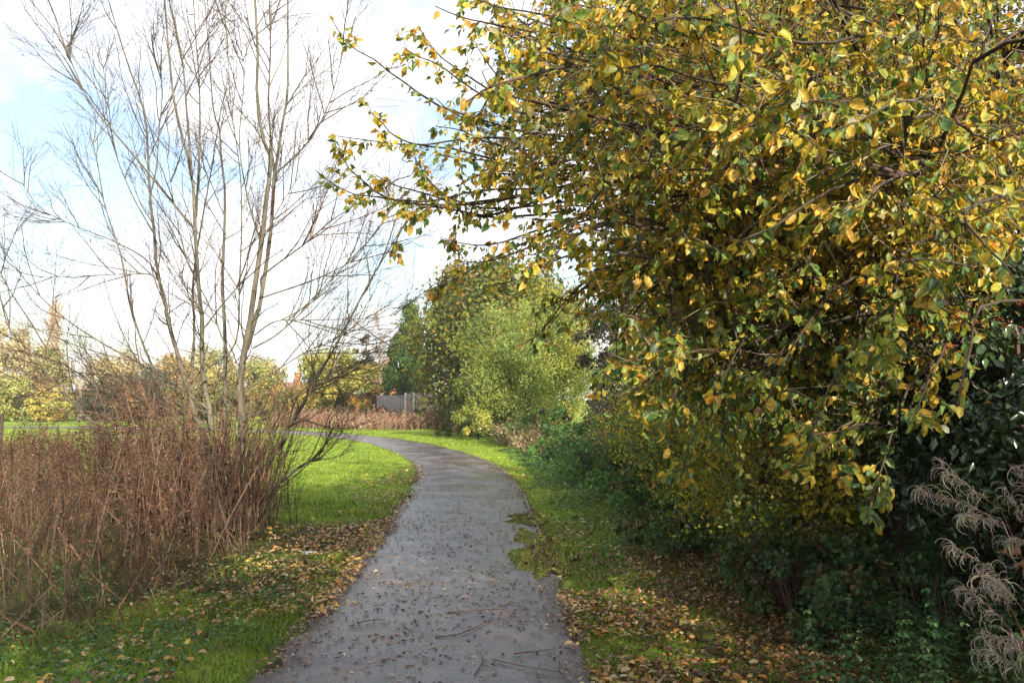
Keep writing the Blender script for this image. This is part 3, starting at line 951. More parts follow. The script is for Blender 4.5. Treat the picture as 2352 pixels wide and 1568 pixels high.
    f_ = base + np.stack([np.cos(a_) * r_ * .85 - .28, np.sin(a_) * r_ * .9, np.zeros(ns)], -1)
    h_ = rng.uniform(.9, 2.1, ns); out_ = np.stack([np.cos(a_), np.sin(a_), np.zeros(ns)], -1) * (h_ * rng.uniform(.05, .5, ns))[:, None]
    tt_ = np.linspace(0, 1, 9)
    SH = f_[:, None] + out_[:, None] * (tt_ ** 1.3)[None, :, None] + np.array([0, 0, 1.]) * (h_[:, None] * tt_[None])[..., None] + np.cumsum(rng.normal(0, .018, (ns, 9, 3)), 1)
    SH2, _ = children(SH, 6, (.2, 1), 45, .5, 6, .02, .16)
    B = Batch()
    tubes(B, SH, np.linspace(.009, .003, 9)[None].repeat(ns, 0), 5, jitter(np.tile([[.14, .085, .05]], (ns, 1)), .4))
    tubes(B, SH2, np.linspace(.003, .0012, 6)[None].repeat(len(SH2), 0), 3, jitter(np.tile([[.15, .085, .055]], (len(SH2), 1)), .3))
    part('shoots', B.mesh('shoots', True, base), M_twig, root, kind='stuff')
    B = Batch()
    cb = lambda n, c: jitter(np.tile([c], (n, 1)) * .46, .3)
    tubes(B, P1, np.linspace(.0085, .003, 10)[None].repeat(len(P1), 0), 5, cb(len(P1), [.20, .155, .10]))
    tubes(B, P1b, np.linspace(.008, .003, 8)[None].repeat(len(P1b), 0), 5, cb(len(P1b), [.22, .17, .10]))
    part('branches', B.mesh('branches', True, base), M_twig, root, kind='stuff')
    B = Batch()
    tubes(B, P2, np.linspace(.0034, .0016, 6)[None].repeat(len(P2), 0), 3, cb(len(P2), [.15, .10, .07]))
    tubes(B, P2b, np.linspace(.0034, .0016, 6)[None].repeat(len(P2b), 0), 3, cb(len(P2b), [.17, .12, .08]))
    tubes(B, P3, np.linspace(.0018, .0010, 4)[None].repeat(len(P3), 0), 3, cb(len(P3), [.17, .11, .08]))
    part('twigs', B.mesh('twigs', False, base), M_twig, root, kind='stuff')
    # the last narrow leaves
    b = Batch()
    leaves(b, LEAF8, np.zeros((1, 3)), np.array([[1., 0, 0]]), np.array([[0, 0, 1.]]), 1.0, .2, np.array([[.07, .06, .04]]))
    me = b.mesh('leaf'); me.materials.append(M_leaf_obj)
    pos, _ = sample_on(P2[rng.choice(len(P2), 60, replace=False)], np.full((60, 1), .98))
    for p in pos[:, 0]:
        d_ = norm(rng.normal(size=3) + np.array([.3, 0, -.8])); u = norm(np.cross(d_, rng.normal(size=3))); w_ = np.cross(d_, u); L = rng.uniform(.05, .09)
        o = part('leaf', me, None, root)
        M = Matrix.Identity(4)
        for a, vec in enumerate((d_, u, w_)):
            for b_ in range(3): M[b_][a] = vec[b_] * L
        for b_ in range(3): M[b_][3] = p[b_] - base[b_]
        o.matrix_local = M


bare_willow()
print('willow', time.time() - T0)

# ------------------------------------------------------------------ leafy trees and bushes, general builder
def clump_crown(B, c, rx, ry, rz, ncl, nleaf, lsize, pal, tpl=LEAF2, shape='round', shell=.75, cr=.28, bias=None, asp=.6, mixk=.65, zmin=None, droop=0.0):
    """leaf clumps spread through an uneven volume"""
    dirs = rdir(ncl)
    rr = rng.uniform(shell, .98, ncl) * (1 + .10 * rng.normal(size=ncl).clip(-1.5, 1.3))
    fill = rng.random(ncl) < .3
    rr[fill] = rng.uniform(.15, shell, fill.sum())
    if shape == 'cone':
        h = rng.uniform(-1, 1, ncl) ** 1.0
        h = 1 - 2 * rng.random(ncl) ** .62
        a = rng.uniform(0, 2 * math.pi, ncl)
        wr = ((1 - h) / 2) ** .75
        dirs = np.stack([np.cos(a) * wr, np.sin(a) * wr, h / np.maximum(rr, .2)], -1)
    cc = c + dirs * rr[:, None] * np.array([rx, ry, rz])
    if zmin is not None: cc[:, 2] = np.maximum(cc[:, 2], zmin + rng.uniform(0, .4, ncl))
    k = rng.integers(0, ncl, nleaf)
    cs = cr * min(rx, rz) * rng.uniform(.6, 1.4, ncl)
    off = rdir(nleaf) * (rng.random(nleaf) ** .45 * cs[k])[:, None]
    pos = cc[k] + off
    outw = norm(pos - c)
    nn = norm(outw * .75 + rdir(nleaf) * .7 + np.array([0, 0, .25]))
    d = norm(np.cross(nn, rdir(nleaf)) + np.array([0, 0, -.3 - droop]))
    base_c = pick(pal, ncl)
    own = rng.random(nleaf) > mixk
    C = base_c[k]; C[own] = pick(pal, own.sum())
    C = jitter(C, .2)
    L = lsize * rng.uniform(.6, 1.35, nleaf)
    if zmin is not None:
        m = pos[:, 2] > zmin - .1
        pos, d, nn, L, C = pos[m], d[m], nn[m], L[m], C[m]
    leaves(B, tpl, pos, d, nn, L, L * asp, C)


def leafy(name, label, cat, x, y, h, rx, z0, ncl, nleaf, lsize, pal, mat=None, shape='round', trunk_r=.1, ry=None, tpl=LEAF2, group=None, bark=None, nlimb=7, asp=.6, shell=.75, cr=.28, zmin=None, crown_name='crown', droop=0, mixk=.65):
    z = float(gz(np.array([x]), np.array([y]))[0])
    root = thing(name, label, cat, (x, y, z), group)
    c = np.array([x, y, z + (h + z0) / 2]); rz = (h - z0) / 2
    B = Batch()
    clump_crown(B, c, rx, ry or rx, rz, ncl, nleaf, lsize, pal, tpl, shape, shell, cr, asp=asp, zmin=None if zmin is None else z + zmin, droop=droop, mixk=mixk)
    part(crown_name, B.mesh(crown_name, False, (x, y, z)), mat or M_far, root)
    B = Batch()
    tr = catmull([(x, y, z - .1), (x + rng.normal(0, .03 * h), y, z + h * .45), (x + rng.normal(0, .03 * h), y, z + h * .93)], 10)
    tubes(B, tr, np.linspace(trunk_r, trunk_r * .25, 10), 8)
    part('trunk', B.mesh('trunk', True, (x, y, z)), bark or M_bark_dark, root)
    if nlimb:
        B = Batch()
        L1, _ = children(tr[None], nlimb, (.15, .8), 50, rx * 1.2, 7, .1, .12)
        tubes(B, L1, np.linspace(trunk_r * .4, trunk_r * .1, 7)[None].repeat(len(L1), 0), 5)
        L2, _ = children(L1, 6, (.2, 1), 45, rx * .6, 5, .06, .15)
        tubes(B, L2, np.linspace(trunk_r * .13, trunk_r * .05, 5)[None].repeat(len(L2), 0), 4)
        part('limbs', B.mesh('limbs', True, (x, y, z)), bark or M_bark_dark, root)
    return root


def bare(name, label, x, y, h, w, trunk_r, col, n1=26, up=.12, ang=32, group=None, n2=9, n3=5, rmin=.012):
    z = float(gz(np.array([x]), np.array([y]))[0])
    root = thing(name, label, 'tree', (x, y, z), group)
    B = Batch()
    tr = catmull([(x, y, z - .1), (x + rng.normal(0, .02 * h), y, z + h * .5), (x + rng.normal(0, .02 * h), y, z + h)], 12)
    tubes(B, tr, np.linspace(trunk_r, rmin, 12), 7, col)
    part('trunk', B.mesh('trunk', True, (x, y, z)), M_twig, root)
    B = Batch()
    A, _ = children(tr[None], n1, (.15, .95), ang, w * 1.1, 8, up, .08)
    tubes(B, A, np.linspace(trunk_r * .3, rmin, 8)[None].repeat(len(A), 0), 4, col)
    A2, _ = children(A, n2, (.15, 1), ang, w * .5, 6, up * .7, .1)
    tubes(B, A2, np.linspace(rmin * 1.2, rmin * .7, 6)[None].repeat(len(A2), 0), 3, col)
    A3, _ = children(A2, n3, (.2, 1), ang, w * .25, 4, up * .5, .1)
    tubes(B, A3, np.linspace(rmin * .8, rmin * .5, 4)[None].repeat(len(A3), 0), 3, col)
    part('twigs', B.mesh('twigs', False, (x, y, z)), M_twig, root)
    return root


OL = [((.10, .13, .02), 3.4), ((.16, .17, .025), 3), ((.25, .19, .03), 1.6), ((.30, .16, .03), .8), ((.06, .08, .018), 2)]
SALW = [((.18, .24, .05), 4), ((.29, .33, .06), 3), ((.11, .16, .04), 2), ((.42, .38, .08), 1.8), ((.36, .40, .14), .6), ((.30, .12, .04), .15)]
CON = [((.035, .085, .025), 3), ((.08, .16, .035), 3), ((.16, .24, .05), 1.5)]
YEL = [((.40, .34, .07), 3), ((.30, .30, .06), 3), ((.17, .20, .05), 2.5), ((.40, .26, .08), 1)]
GOLD = [((.54, .42, .20), 3), ((.48, .42, .20), 2), ((.36, .33, .16), 2), ((.46, .30, .18), 1)]
DKG = [((.05, .075, .03), 3), ((.08, .11, .05), 2), ((.03, .045, .02), 2)]
GRG = [((.12, .13, .06), 3), ((.18, .17, .08), 2), ((.08, .08, .05), 2)]


def X_(px, Y): return (px - 1176) / FD * Y


leafy('broad_tree', 'olive green and rusty broad tree behind the pale green bush right of the path bend', 'tree', X_(1150, 44), 44, 9.3, 4.35, .3, 240, 56000, .22, OL, trunk_r=.22, cr=.30)
leafy('willow_bush', 'bright pale green willow bush at the bend on the right of the path', 'bush', X_(1215, 33), 33, 5.4, 2.6, .1, 100, 38000, .10, SALW, trunk_r=.12, cr=.27, mixk=.8, zmin=.1, asp=.42)
leafy('willow_bush', 'taller bush added behind the right side of the pale willow bush, yellow leaves standing in for its sunlit top', 'bush', X_(1275, 35.5), 35.5, 6.6, 1.9, .1, 80, 16000, .12, [((.40, .36, .06), 3), ((.26, .30, .06), 2), ((.15, .19, .04), 1.5)], trunk_r=.1, cr=.3, asp=.42)  # added bush; the sunlit upper right is painted in its yellow leaves
leafy('willow_bush', 'low yellow green bush spilling onto the grass edge in front of the pale willow bush', 'bush', X_(1100, 32.5), 32.5, 1.75, 1.0, .1, 26, 6500, .085, SALW[:2] + SALW[3:5], trunk_r=.04, zmin=.05, asp=.42, nlimb=4)
leafy('conifer', 'narrow dark green conifer rising behind the garden fence', 'tree', X_(938, 57), 57, 8.6, 2.1, .2, 190, 26000, .26, CON, shape='cone', trunk_r=.14, shell=.85, asp=.34, cr=.2, droop=.6, nlimb=0)
leafy('rounded_bush', 'rounded yellow and green bush left of the garden fence', 'bush', X_(775, 56), 56, 4.9, 2.9, .1, 80, 17000, .19, YEL, trunk_r=.12, zmin=.1)
leafy('rounded_bush', 'small orange brown bush against the left end of the garden fence', 'bush', X_(845, 55), 55, 2.2, 1.2, .1, 30, 5000, .16, [((.34, .20, .04), 3), ((.2, .18, .03), 2), ((.40, .16, .04), 1)], trunk_r=.06, zmin=.1)
leafy('grey_tree', 'slim grey green tree behind the rounded yellow bush', 'tree', X_(840, 78), 78, 7.8, 1.35, 1.5, 40, 6000, .24, GRG, trunk_r=.12)
bare('birch_tree', 'pale bare birch beside the conifer', X_(875, 70), 70, 8.8, 1.9, .11, np.array([.36, .30, .26]), rmin=.010, n1=22)
bare('small_bare_tree', 'small pinkish leafless tree in front of the house chimney', X_(886, 60), 60, 3.9, 1.0, .07, np.array([.46, .32, .24]), rmin=.014, n1=12, n2=5, n3=3, ang=40)

# trees along the far side of the meadow, left
FARGRP = 'trees along the far side of the meadow'
far = [
    ('gold_tree', 'pale golden tree at the far left edge of the meadow', 8, 72, 8.6, 2.8, GOLD),
    ('gold_tree', 'low yellow green bush at the far left edge below the golden tree', 30, 62, 3.2, 2.6, [((.38, .40, .08), 3), ((.28, .32, .07), 2), ((.44, .36, .06), 1)]),
    ('yellow_tree', 'yellow green tree below the tall bare poplar', 105, 74, 6.4, 2.2, [((.34, .33, .09), 3), ((.40, .30, .07), 2), ((.20, .22, .06), 2)]),
    ('brown_bush', 'russet brown bush left of the pollarded trunk', 95, 64, 3.4, 2.0, [((.22, .12, .05), 3), ((.30, .2, .07), 2), ((.15, .13, .05), 2)]),
    ('yellow_bush', 'bright yellow bush at the foot of the pollarded trunk', 125, 60, 2.4, 1.5, [((.46, .36, .05), 3), ((.34, .33, .07), 2)]),
    ('gold_tree', 'golden tree right of the pollarded trunk', 262, 76, 6.0, 2.6, GOLD),
    ('green_bush', 'dark green holly bush right of the pollarded trunk', 250, 62, 3.0, 1.9, DKG),
    ('green_bush', 'taller dark green bush behind the willow stems', 345, 64, 4.0, 2.2, DKG),
    ('brown_bush', 'orange brown bush between the two dark green bushes', 296, 61, 2.8, 1.1, [((.30, .15, .05), 3), ((.2, .14, .05), 2)]),
    ('gold_tree', 'orange gold tree seen between the left willow stems', 395, 78, 5.8, 2.5, [((.44, .26, .08), 3), ((.36, .26, .08), 2), ((.22, .2, .06), 1)]),
    ('yellow_tree', 'light yellow tree straight behind the willow', 480, 80, 6.6, 2.9, [((.42, .36, .10), 3), ((.34, .32, .1), 2), ((.2, .24, .07), 2)]),
    ('yellow_bush', 'olive bush behind the foot of the willow', 455, 62, 3.1, 2.4, [((.22, .2, .05), 3), ((.3, .22, .05), 2), ((.1, .12, .04), 2)]),
    ('yellow_tree', 'yellow and green tree just right of the main willow stem', 585, 78, 5.6, 2.8, [((.40, .34, .08), 3), ((.22, .26, .06), 2), ((.36, .22, .06), 1)]),
    ('yellow_bush', 'amber bush low behind the leaning willow stem', 640, 62, 3.1, 2.3, [((.38, .24, .04), 3), ((.42, .32, .05), 2), ((.16, .18, .04), 2)]),
    ('yellow_bush', 'dull green bush behind the bend of the path', 560, 62, 2.4, 2.1, [((.20, .2, .05), 3), ((.12, .15, .04), 2), ((.32, .26, .05), 1)]),
    ('green_bush', 'dull brown green bush filling the left end of the far hedge', 190, 66, 2.3, 3.2, [((.16, .15, .05), 3), ((.22, .17, .06), 2)]),
]
for i, (nm, lb, px, Y, h, rx, pal) in enumerate(far):
    pal = [(tuple(np.array(c_) * .88 + np.mean(c_) * .12), w_) for c_, w_ in pal]  # leaf colours greyed to paint in the haze of distance
    leafy(nm, lb, 'tree' if 'tree' in nm else 'bush', X_(px, Y), Y, h, rx, .1 if 'bush' in nm or h < 3.5 else .4, 75, 9500 if h > 4 else 6500, .25 if h > 4 else .21, pal, trunk_r=.12, zmin=.1, nlimb=5, group=FARGRP, bark=M_bark_grey, cr=.3)
bare('poplar_tree', 'tall narrow leafless poplar with pinkish twigs at the far left', X_(128, 90), 90, 10.2, 3.8, .12, np.array([.52, .39, .26]), n1=50, up=.22, ang=26, group=FARGRP, rmin=.017, n2=8, n3=4)
bare('birch_tree', 'faint pale birch left of the tall poplar', X_(55, 88), 88, 8.0, 2.2, .12, np.array([.45, .36, .28]), n1=34, up=.2, ang=26, group=FARGRP, rmin=.02)


def pollard():
    Y = 63; x = X_(186, Y); z = 0
    root = thing('pollarded_tree', 'thick pinkish grey pollarded trunk with cut forked limbs at the far left', 'tree', (x, Y, z), FARGRP)
    B = Batch()
    tubes(B, catmull([at(183, 985, Y), at(186, 930, Y), at(188, 905, Y), at(184, 880, Y)], 10), np.linspace(.36, .26, 10), 10, cap=True)
    part('trunk', B.mesh('trunk', True, (x, Y, z)), M_bark_grey, root)
    for pts, r in (([(186, 910), (176, 880), (168, 850), (166, 828)], .17), ([(188, 905), (200, 885), (208, 862), (212, 842)], .18), ([(206, 868), (204, 845), (207, 826)], .10),
                   ([(207, 865), (218, 845), (224, 826)], .10), ([(170, 860), (158, 845), (150, 838)], .08), ([(178, 885), (186, 865), (190, 850)], .10)):
        B = Batch(); p = np.array(pts, float)
        tubes(B, catmull(at(p[:, 0], p[:, 1], Y), 8), np.linspace(r, r * .7, 8), 8, cap=True)
        part('limb', B.mesh('limb', True, (x, Y, z)), M_bark_grey, root)


pollard()

# dark evergreens and a hawthorn hedge behind the arching tree, right side
leafy('evergreen_tree', 'dark evergreen tree behind the arching branches right of the pale willow bush', 'tree', 4.6, 22, 6.2, 2.4, .2, 70, 13000, .13, DKG, trunk_r=.14)
leafy('evergreen_tree', 'dark brownish tree with reddish leaves just right of the pale willow bush', 'tree', 3.4, 27, 5.0, 1.25, .2, 45, 7000, .13, [((.07, .06, .03), 3), ((.16, .06, .04), 1), ((.05, .06, .02), 3)], trunk_r=.12)
leafy('evergreen_tree', 'tall green tree filling the gap behind the trunk of the arching tree', 'tree', 9.0, 17, 6.5, 3.6, .2, 80, 15000, .13, [((.10, .12, .03), 3), ((.18, .17, .03), 2), ((.05, .06, .02), 2)], trunk_r=.16)

HAW = [((.46, .38, .04), 2.6), ((.32, .32, .05), 2.4), ((.16, .21, .05), 2.6), ((.08, .12, .04), 1.6), ((.50, .32, .04), 1)]


def hawthorn(label, x, y, h, rx, ry, n, ncl=70, size=.038, pal=HAW):
    z = float(gz(np.array([x]), np.array([y]))[0])
    root = thing('hawthorn_bush', label, 'bush', (x, y, z))
    c = np.array([x, y, z + h * .52])
    B = Batch()
    clump_crown(B, c, rx, ry, h * .52, ncl, n, size, pal, LEAF4, shell=.7, cr=.26, asp=.75, zmin=z + .12)
    part('leaves', B.mesh('leaves', False, (x, y, z)), M_small, root, kind='stuff')
    B = Batch()
    st = []
    for k in range(9):
        a = rng.uniform(0, 6.28); q = np.array([x, y, z]) + [rng.normal(0, .15), rng.normal(0, ry * .3), -.05]
        st.append(catmull([q, q + [math.cos(a) * rx * .3, math.sin(a) * ry * .3, h * .5], q + [math.cos(a) * rx * .8, math.sin(a) * ry * .7, h * .9]], 9))
    st = np.array(st)
    tubes(B, st, np.linspace(.035, .01, 9)[None].repeat(9, 0), 6, np.array([.07, .05, .035]))
    part('stems', B.mesh('stems', True, (x, y, z)), M_twig, root)
    B = Batch()
    b1, _ = children(st, 16, (.1, 1), 50, rx * .9, 8, .02, .16)
    b2, _ = children(b1, 7, (.2, 1), 45, rx * .4, 5, 0, .16)
    tubes(B, b1, np.linspace(.008, .003, 8)[None].repeat(len(b1), 0), 4, jitter(np.tile([[.10, .07, .05]], (len(b1), 1)), .3))
    tubes(B, b2, np.linspace(.003, .0015, 5)[None].repeat(len(b2), 0), 3, jitter(np.tile([[.14, .10, .07]], (len(b2), 1)), .3))
    part('twigs', B.mesh('twigs', False, (x, y, z)), M_twig, root, kind='stuff')


hawthorn('dense bush of tiny yellow leaves hanging over the right verge under the arching tree', 2.35, 7.7, 2.75, 1.1, 1.7, 34000, 120, .042)
hawthorn('bush of small yellow and olive leaves behind the first small-leaved bush', 2.65, 11.2, 3.1, 1.35, 1.9, 20000, 100, .046)
hawthorn('olive bush rising behind the garden boards right of the path', 4.9, 10.5, 3.3, 1.3, 2.0, 9000, 60, .06, HAW[1:4])
hawthorn('yellowing bush farthest along the right hedge', 2.9, 15.0, 3.1, 1.3, 2.0, 9000, 60, .062, HAW[1:])

# dark glossy berry bush at the right edge
def berry_bush():
    x, y = 3.25, 5.0; z = float(gz(np.array([x]), np.array([y]))[0])
    root = thing('berry_bush', 'dark glossy evergreen bush with small red berries at the right edge', 'bush', (x, y, z))
    c = np.array([x, y, z + 1.35])
    B = Batch()
    PB = [((.018, .035, .018), 4), ((.03, .055, .02), 3), ((.05, .085, .025), 1), ((.30, .26, .04), .12)]
    clump_crown(B, c, .95, 1.05, 1.2, 90, 15000, .062, PB, LEAF4, shell=.72, cr=.2, asp=.5, zmin=z + .1)
    part('leaves', B.mesh('leaves', False, (x, y, z)), M_gloss, root, kind='stuff')
    st = np.array([catmull([(x + rng.normal(0, .1), y + rng.normal(0, .1), z - .05), (x + rng.normal(0, .3), y + rng.normal(0, .3), z + 1), (x + rng.normal(0, .5), y + rng.normal(0, .5), z + 2.1)], 9) for _ in range(8)])
    B = Batch(); tubes(B, st, np.linspace(.02, .006, 9)[None].repeat(8, 0), 6, np.array([.05, .035, .03]))
    part('stems', B.mesh('stems', True, (x, y, z)), M_twig, root)
    # berries in clusters
    ico = [(0, 0, 1), (.894, 0, .447), (.276, .851, .447), (-.724, .526, .447), (-.724, -.526, .447), (.276, -.851, .447), (.724, .526, -.447), (-.276, .851, -.447), (-.894, 0, -.447), (-.276, -.851, -.447), (.724, -.526, -.447), (0, 0, -1)]
    fc = [(0, 1, 2), (0, 2, 3), (0, 3, 4), (0, 4, 5), (0, 5, 1), (1, 6, 2), (2, 7, 3), (3, 8, 4), (4, 9, 5), (5, 10, 1), (2, 6, 7), (3, 7, 8), (4, 8, 9), (5, 9, 10), (1, 10, 6), (11, 7, 6), (11, 8, 7), (11, 9, 8), (11, 10, 9), (11, 6, 10)]
    ico = np.array(ico); fc = np.array(fc)
    B = Batch()
    for px, py in ((2300, 735), (2250, 750), (2200, 720), (2330, 760), (2200, 740), (2100, 745), (2345, 690), (2180, 800)):
        cc = at(px, py, 4.15 + rng.uniform(0, .1))
        for k in range(12):
            B.add(cc + rng.normal(0, .02, 3) + ico * .0042, fc, None, np.array([.34, .02, .012]))
    part('berries', B.mesh('berries', True, (x, y, z)), M_berry, root, kind='stuff')


berry_bush()

# ------------------------------------------------------------------ garden boundary boards on the right
def box(B, lo, hi, C=(.5, .5, .5)):
    x0, y0, z0 = lo; x1, y1, z1 = hi
    V = [(x0, y0, z0), (x1, y0, z0), (x1, y1, z0), (x0, y1, z0), (x0, y0, z1), (x1, y0, z1), (x1, y1, z1), (x0, y1, z1)]
    Q = [(0, 3, 2, 1), (4, 5, 6, 7), (0, 1, 5, 4), (1, 2, 6, 5), (2, 3, 7, 6), (3, 0, 4, 7)]
    B.add(V, None, Q, C)


def garden_boards():
    root = thing('wooden_fence', 'brown fence of narrow upright boards behind the right undergrowth', 'fence', (3.15, 3.0, .25))
    y = 0.0; k = 0
    while y < 11:
        B = Batch(); box(B, (-.009, .0, 0), (.009, .086, 1.75 + rng.uniform(-.01, .01)))
        o = part('board', B.mesh('board'), M_board_brown, root)
        o.location = (rng.normal(0, .002), y, rng.uniform(-.01, .01)); o.rotation_euler = (rng.normal(0, .006), 0, .09 + rng.normal(0, .015))
        y += .1; k += 1
    for zz in (.35, 1.4):
        B = Batch(); box(B, (.016, -.05, zz), (.055, 11.1, zz + .08))
        part('rail', B.mesh('rail'), M_board_brown, root)


garden_boards()


def far_fence():
    Y = 53.0
    x0, x1 = X_(866, Y), X_(1030, Y); xm = X_(932, Y)
    root = thing('garden_fence', 'weathered panel fence with pale concrete posts between the yellow bush and the conifer', 'fence', ((x0 + x1) / 2, Y, 0))
    ox = (x0 + x1) / 2

    def boards(a, b, h, mat):
        n = int((b - a) / .15)
        for i in range(n):
            B = Batch(); w = (b - a) / n
            box(B, (-w / 2 + .006, -.012, 0), (w / 2 - .006, .012, h + rng.uniform(-.008, .008)))
            o = part('board', B.mesh('board'), mat, root); o.location = (a + (i + .5) * w - ox, rng.normal(0, .004), 0)
    boards(x0, xm, 1.86, M_board_grey)
    boards(xm, x1, 1.98, M_board_tan)
    for px in (932, 951, 975, 1005):
        B = Batch(); box(B, (-.06, -.07, -.1), (.06, .05, 2.03)); o = part('post', B.mesh('post'), M_concrete, root); o.location = (X_(px, Y) - ox, 0, 0)


far_fence()

# small leaning post at far left
B = Batch(); tubes(B, np.array([(0, 0, -.1), (.01, 0, .7), (.02, 0, 1.35)]), np.array([.05, .05, .045]), 8, cap=True)
top('wooden_post', B.mesh('post'), M_bark_dark, 'short dark wooden post among the brown weeds at the left edge', 'post', loc=(X_(6, 16), 16, float(gz(np.array([-9.9]), np.array([16.]))[0])))


# ------------------------------------------------------------------ houses
def house(label, x, y, wall_h, w, dep, chim_x, chim_top, chim_w):
    root = thing('brick_house', label, 'house', (x, y, 0))
    B = Batch(); box(B, (-w / 2, 0, 0), (w / 2, dep, wall_h)); part('wall', B.mesh('wall'), M_brick, root)
    B = Batch(); rh = wall_h + dep * .42
    V = [(-w / 2 - .3, -.35, wall_h - .05), (w / 2 + .3, -.35, wall_h - .05), (w / 2 + .3, dep + .35, wall_h - .05), (-w / 2 - .3, dep + .35, wall_h - .05), (-w / 2 - .3, dep / 2, rh), (w / 2 + .3, dep / 2, rh)]
    B.add(V, [(0, 4, 3), (1, 2, 5)], [(0, 1, 5, 4), (2, 3, 4, 5), (0, 3, 2, 1)])
    roof = part('roof', B.mesh('roof'), M_tile, root)
    B = Batch()
    y0 = dep / 2 - .5
    box(B, (chim_x - chim_w / 2, y0, wall_h), (chim_x + chim_w / 2, y0 + .8, chim_top - .35))
    box(B, (chim_x - chim_w / 2 - .08, y0 - .08, chim_top - .35), (chim_x + chim_w / 2 + .08, y0 + .88, chim_top - .05))
    ch = part('chimney', B.mesh('chimney'), M_brick, roof)
    for xx in (-w * .28, w * .28):
        for zz in (.9, wall_h - 1.7):
            B = Batch()
            box(B, (xx - .6, -.04, zz), (xx + .6, .0 - .003, zz + 1.2)); f = part('window', B.mesh('window'), M_white, root)
            B = Batch()
            for q in (-.29, .29):
                box(B, (xx + q - .25, -.055, zz + .1), (xx + q + .25, -.043, zz + 1.1))
            part('pane', B.mesh('pane'), M_glass, f)


mg, Ng, Lg = mat_new('window_glass')
og = Ng.new('ShaderNodeOutputMaterial'); pg = Ng.new('ShaderNodeBsdfPrincipled'); pg.inputs['Base Color'].default_value = (.03, .035, .04, 1); pg.inputs['Roughness'].default_value = .08
Lg.new(pg.outputs[0], og.inputs['Surface']); M_glass = mg
house('red brick house with a square chimney half hidden behind the conifer', X_(905, 96), 96, 2.7, 7, 5, X_(884, 96) - X_(905, 96), 6.35, 1.15)
house('distant house whose small red chimney shows over the yellow hedge', X_(676, 150), 150, 2.6, 7, 5, 0, 6.6, 1.0)


# ------------------------------------------------------------------ brambles and weeds beyond the bend and on the right bank
def mound(name, label, x, y, rx, ry, h, n, size, pal, ncl=60, tpl=LEAF4, mat=None, cat='bush', kind=None):
    z = float(gz(np.array([x]), np.array([y]))[0])
    root = thing(name, label, cat, (x, y, z))
    c = np.array([x, y, z + h * .35])
    B = Batch()
    clump_crown(B, c, rx, ry, h * .62, ncl, n, size, pal, tpl, shell=.75, cr=.25, asp=.7, zmin=z)
    part('leaves', B.mesh('leaves', False, (x, y, z)), mat or M_small, root, kind='stuff')
    m = 40
    a = rng.uniform(0, 6.28, m); rr = rng.uniform(.2, 1.0, m)
    s = np.stack([x + np.cos(a) * rx * rr * .4, y + np.sin(a) * ry * rr * .4, np.full(m, z)], -1)
    e = np.stack([x + np.cos(a) * rx * rr * 1.05, y + np.sin(a) * ry * rr * 1.05, z + h * (.25 + .5 * rng.random(m))], -1)
    mid = (s + e) / 2 + np.array([0, 0, h * .55])
    t = np.linspace(0, 1, 8)[None, :, None]
    P = (1 - t) ** 2 * s[:, None] + 2 * t * (1 - t) * mid[:, None] + t ** 2 * e[:, None]
    B = Batch(); tubes(B, P, np.linspace(.006, .003, 8)[None].repeat(m, 0), 4, jitter(np.tile([[.10, .05, .035]], (m, 1)), .3))
    part('canes', B.mesh('canes', False, (x, y, z)), M_twig, root)


BR = [((.10, .20, .05), 4), ((.15, .27, .065), 3), ((.05, .09, .035), 2), ((.20, .15, .04), .4), ((.16, .07, .04), .3)]
BRD = [((.07, .05, .035), 3), ((.04, .05, .025), 3), ((.11, .06, .04), 1.5), ((.06, .09, .03), 1.5)]
mound('bramble_bush', 'dark leafy bramble under the nearest small-leaved bush', 2.25, 6.3, .62, 1.0, .72, 6500, .045, [((.05, .10, .035), 3), ((.08, .14, .045), 2), ((.14, .09, .04), .7)], ncl=50)
mound('bramble_bush', 'low bramble and ivy between the small-leaved bush and the green mounds', 1.75, 9.0, .6, 1.2, .62, 6000, .045, [((.06, .11, .035), 3), ((.09, .15, .045), 2), ((.15, .10, .04), .6)], ncl=50)
mound('bramble_bush', 'small dark bramble at the foot of the brown boards behind the nettles', 2.75, 5.5, .5, .9, .75, 3500, .045, [((.05, .10, .035), 3), ((.08, .14, .045), 2)], ncl=30)
mound('bramble_bush', 'green bramble mound beside the verge under the yellowing hedge', 1.9, 12.4, 1.0, 2.2, 1.05, 12000, .055, BR)
mound('bramble_bush', 'green bramble mound at the foot of the brown thicket', 2.0, 16.4, 1.3, 2.3, 1.2, 13000, .06, BR)
mound('bramble_bush', 'dark brown bramble thicket in front of the pale willow bush', 2.9, 20.0, 1.3, 2.0, 1.75, 9000, .065, BRD)
mound('bramble_bush', 'low dark green brambles nearest the dry grass tuft', 1.7, 22.5, 1.25, 2.2, 1.0, 8000, .07, BR)
mound('bramble_bush', 'green brambles running under the pale willow bush', 1.2, 28.5, 1.9, 2.3, 1.1, 8000, .08, BR)
mound('bramble_bush', 'ivy and weeds below the rusty broad tree', -1.6, 36.5, 1.9, 2.4, 1.25, 7000, .10, [((.12, .14, .04), 3), ((.07, .10, .03), 3), ((.2, .14, .06), 1)])
mound('bramble_bush', 'dark bramble bank in front of the garden fence', -6.0, 49.5, 4.6, 1.6, 1.1, 9000, .12, [((.06, .08, .035), 3), ((.13, .09, .05), 2), ((.22, .14, .05), .7)], ncl=110)
mound('bramble_bush', 'bramble bank below the rounded yellow bush', -11.5, 51.5, 3.5, 1.4, 1.2, 6000, .12, [((.08, .08, .035), 3), ((.15, .10, .05), 2)])


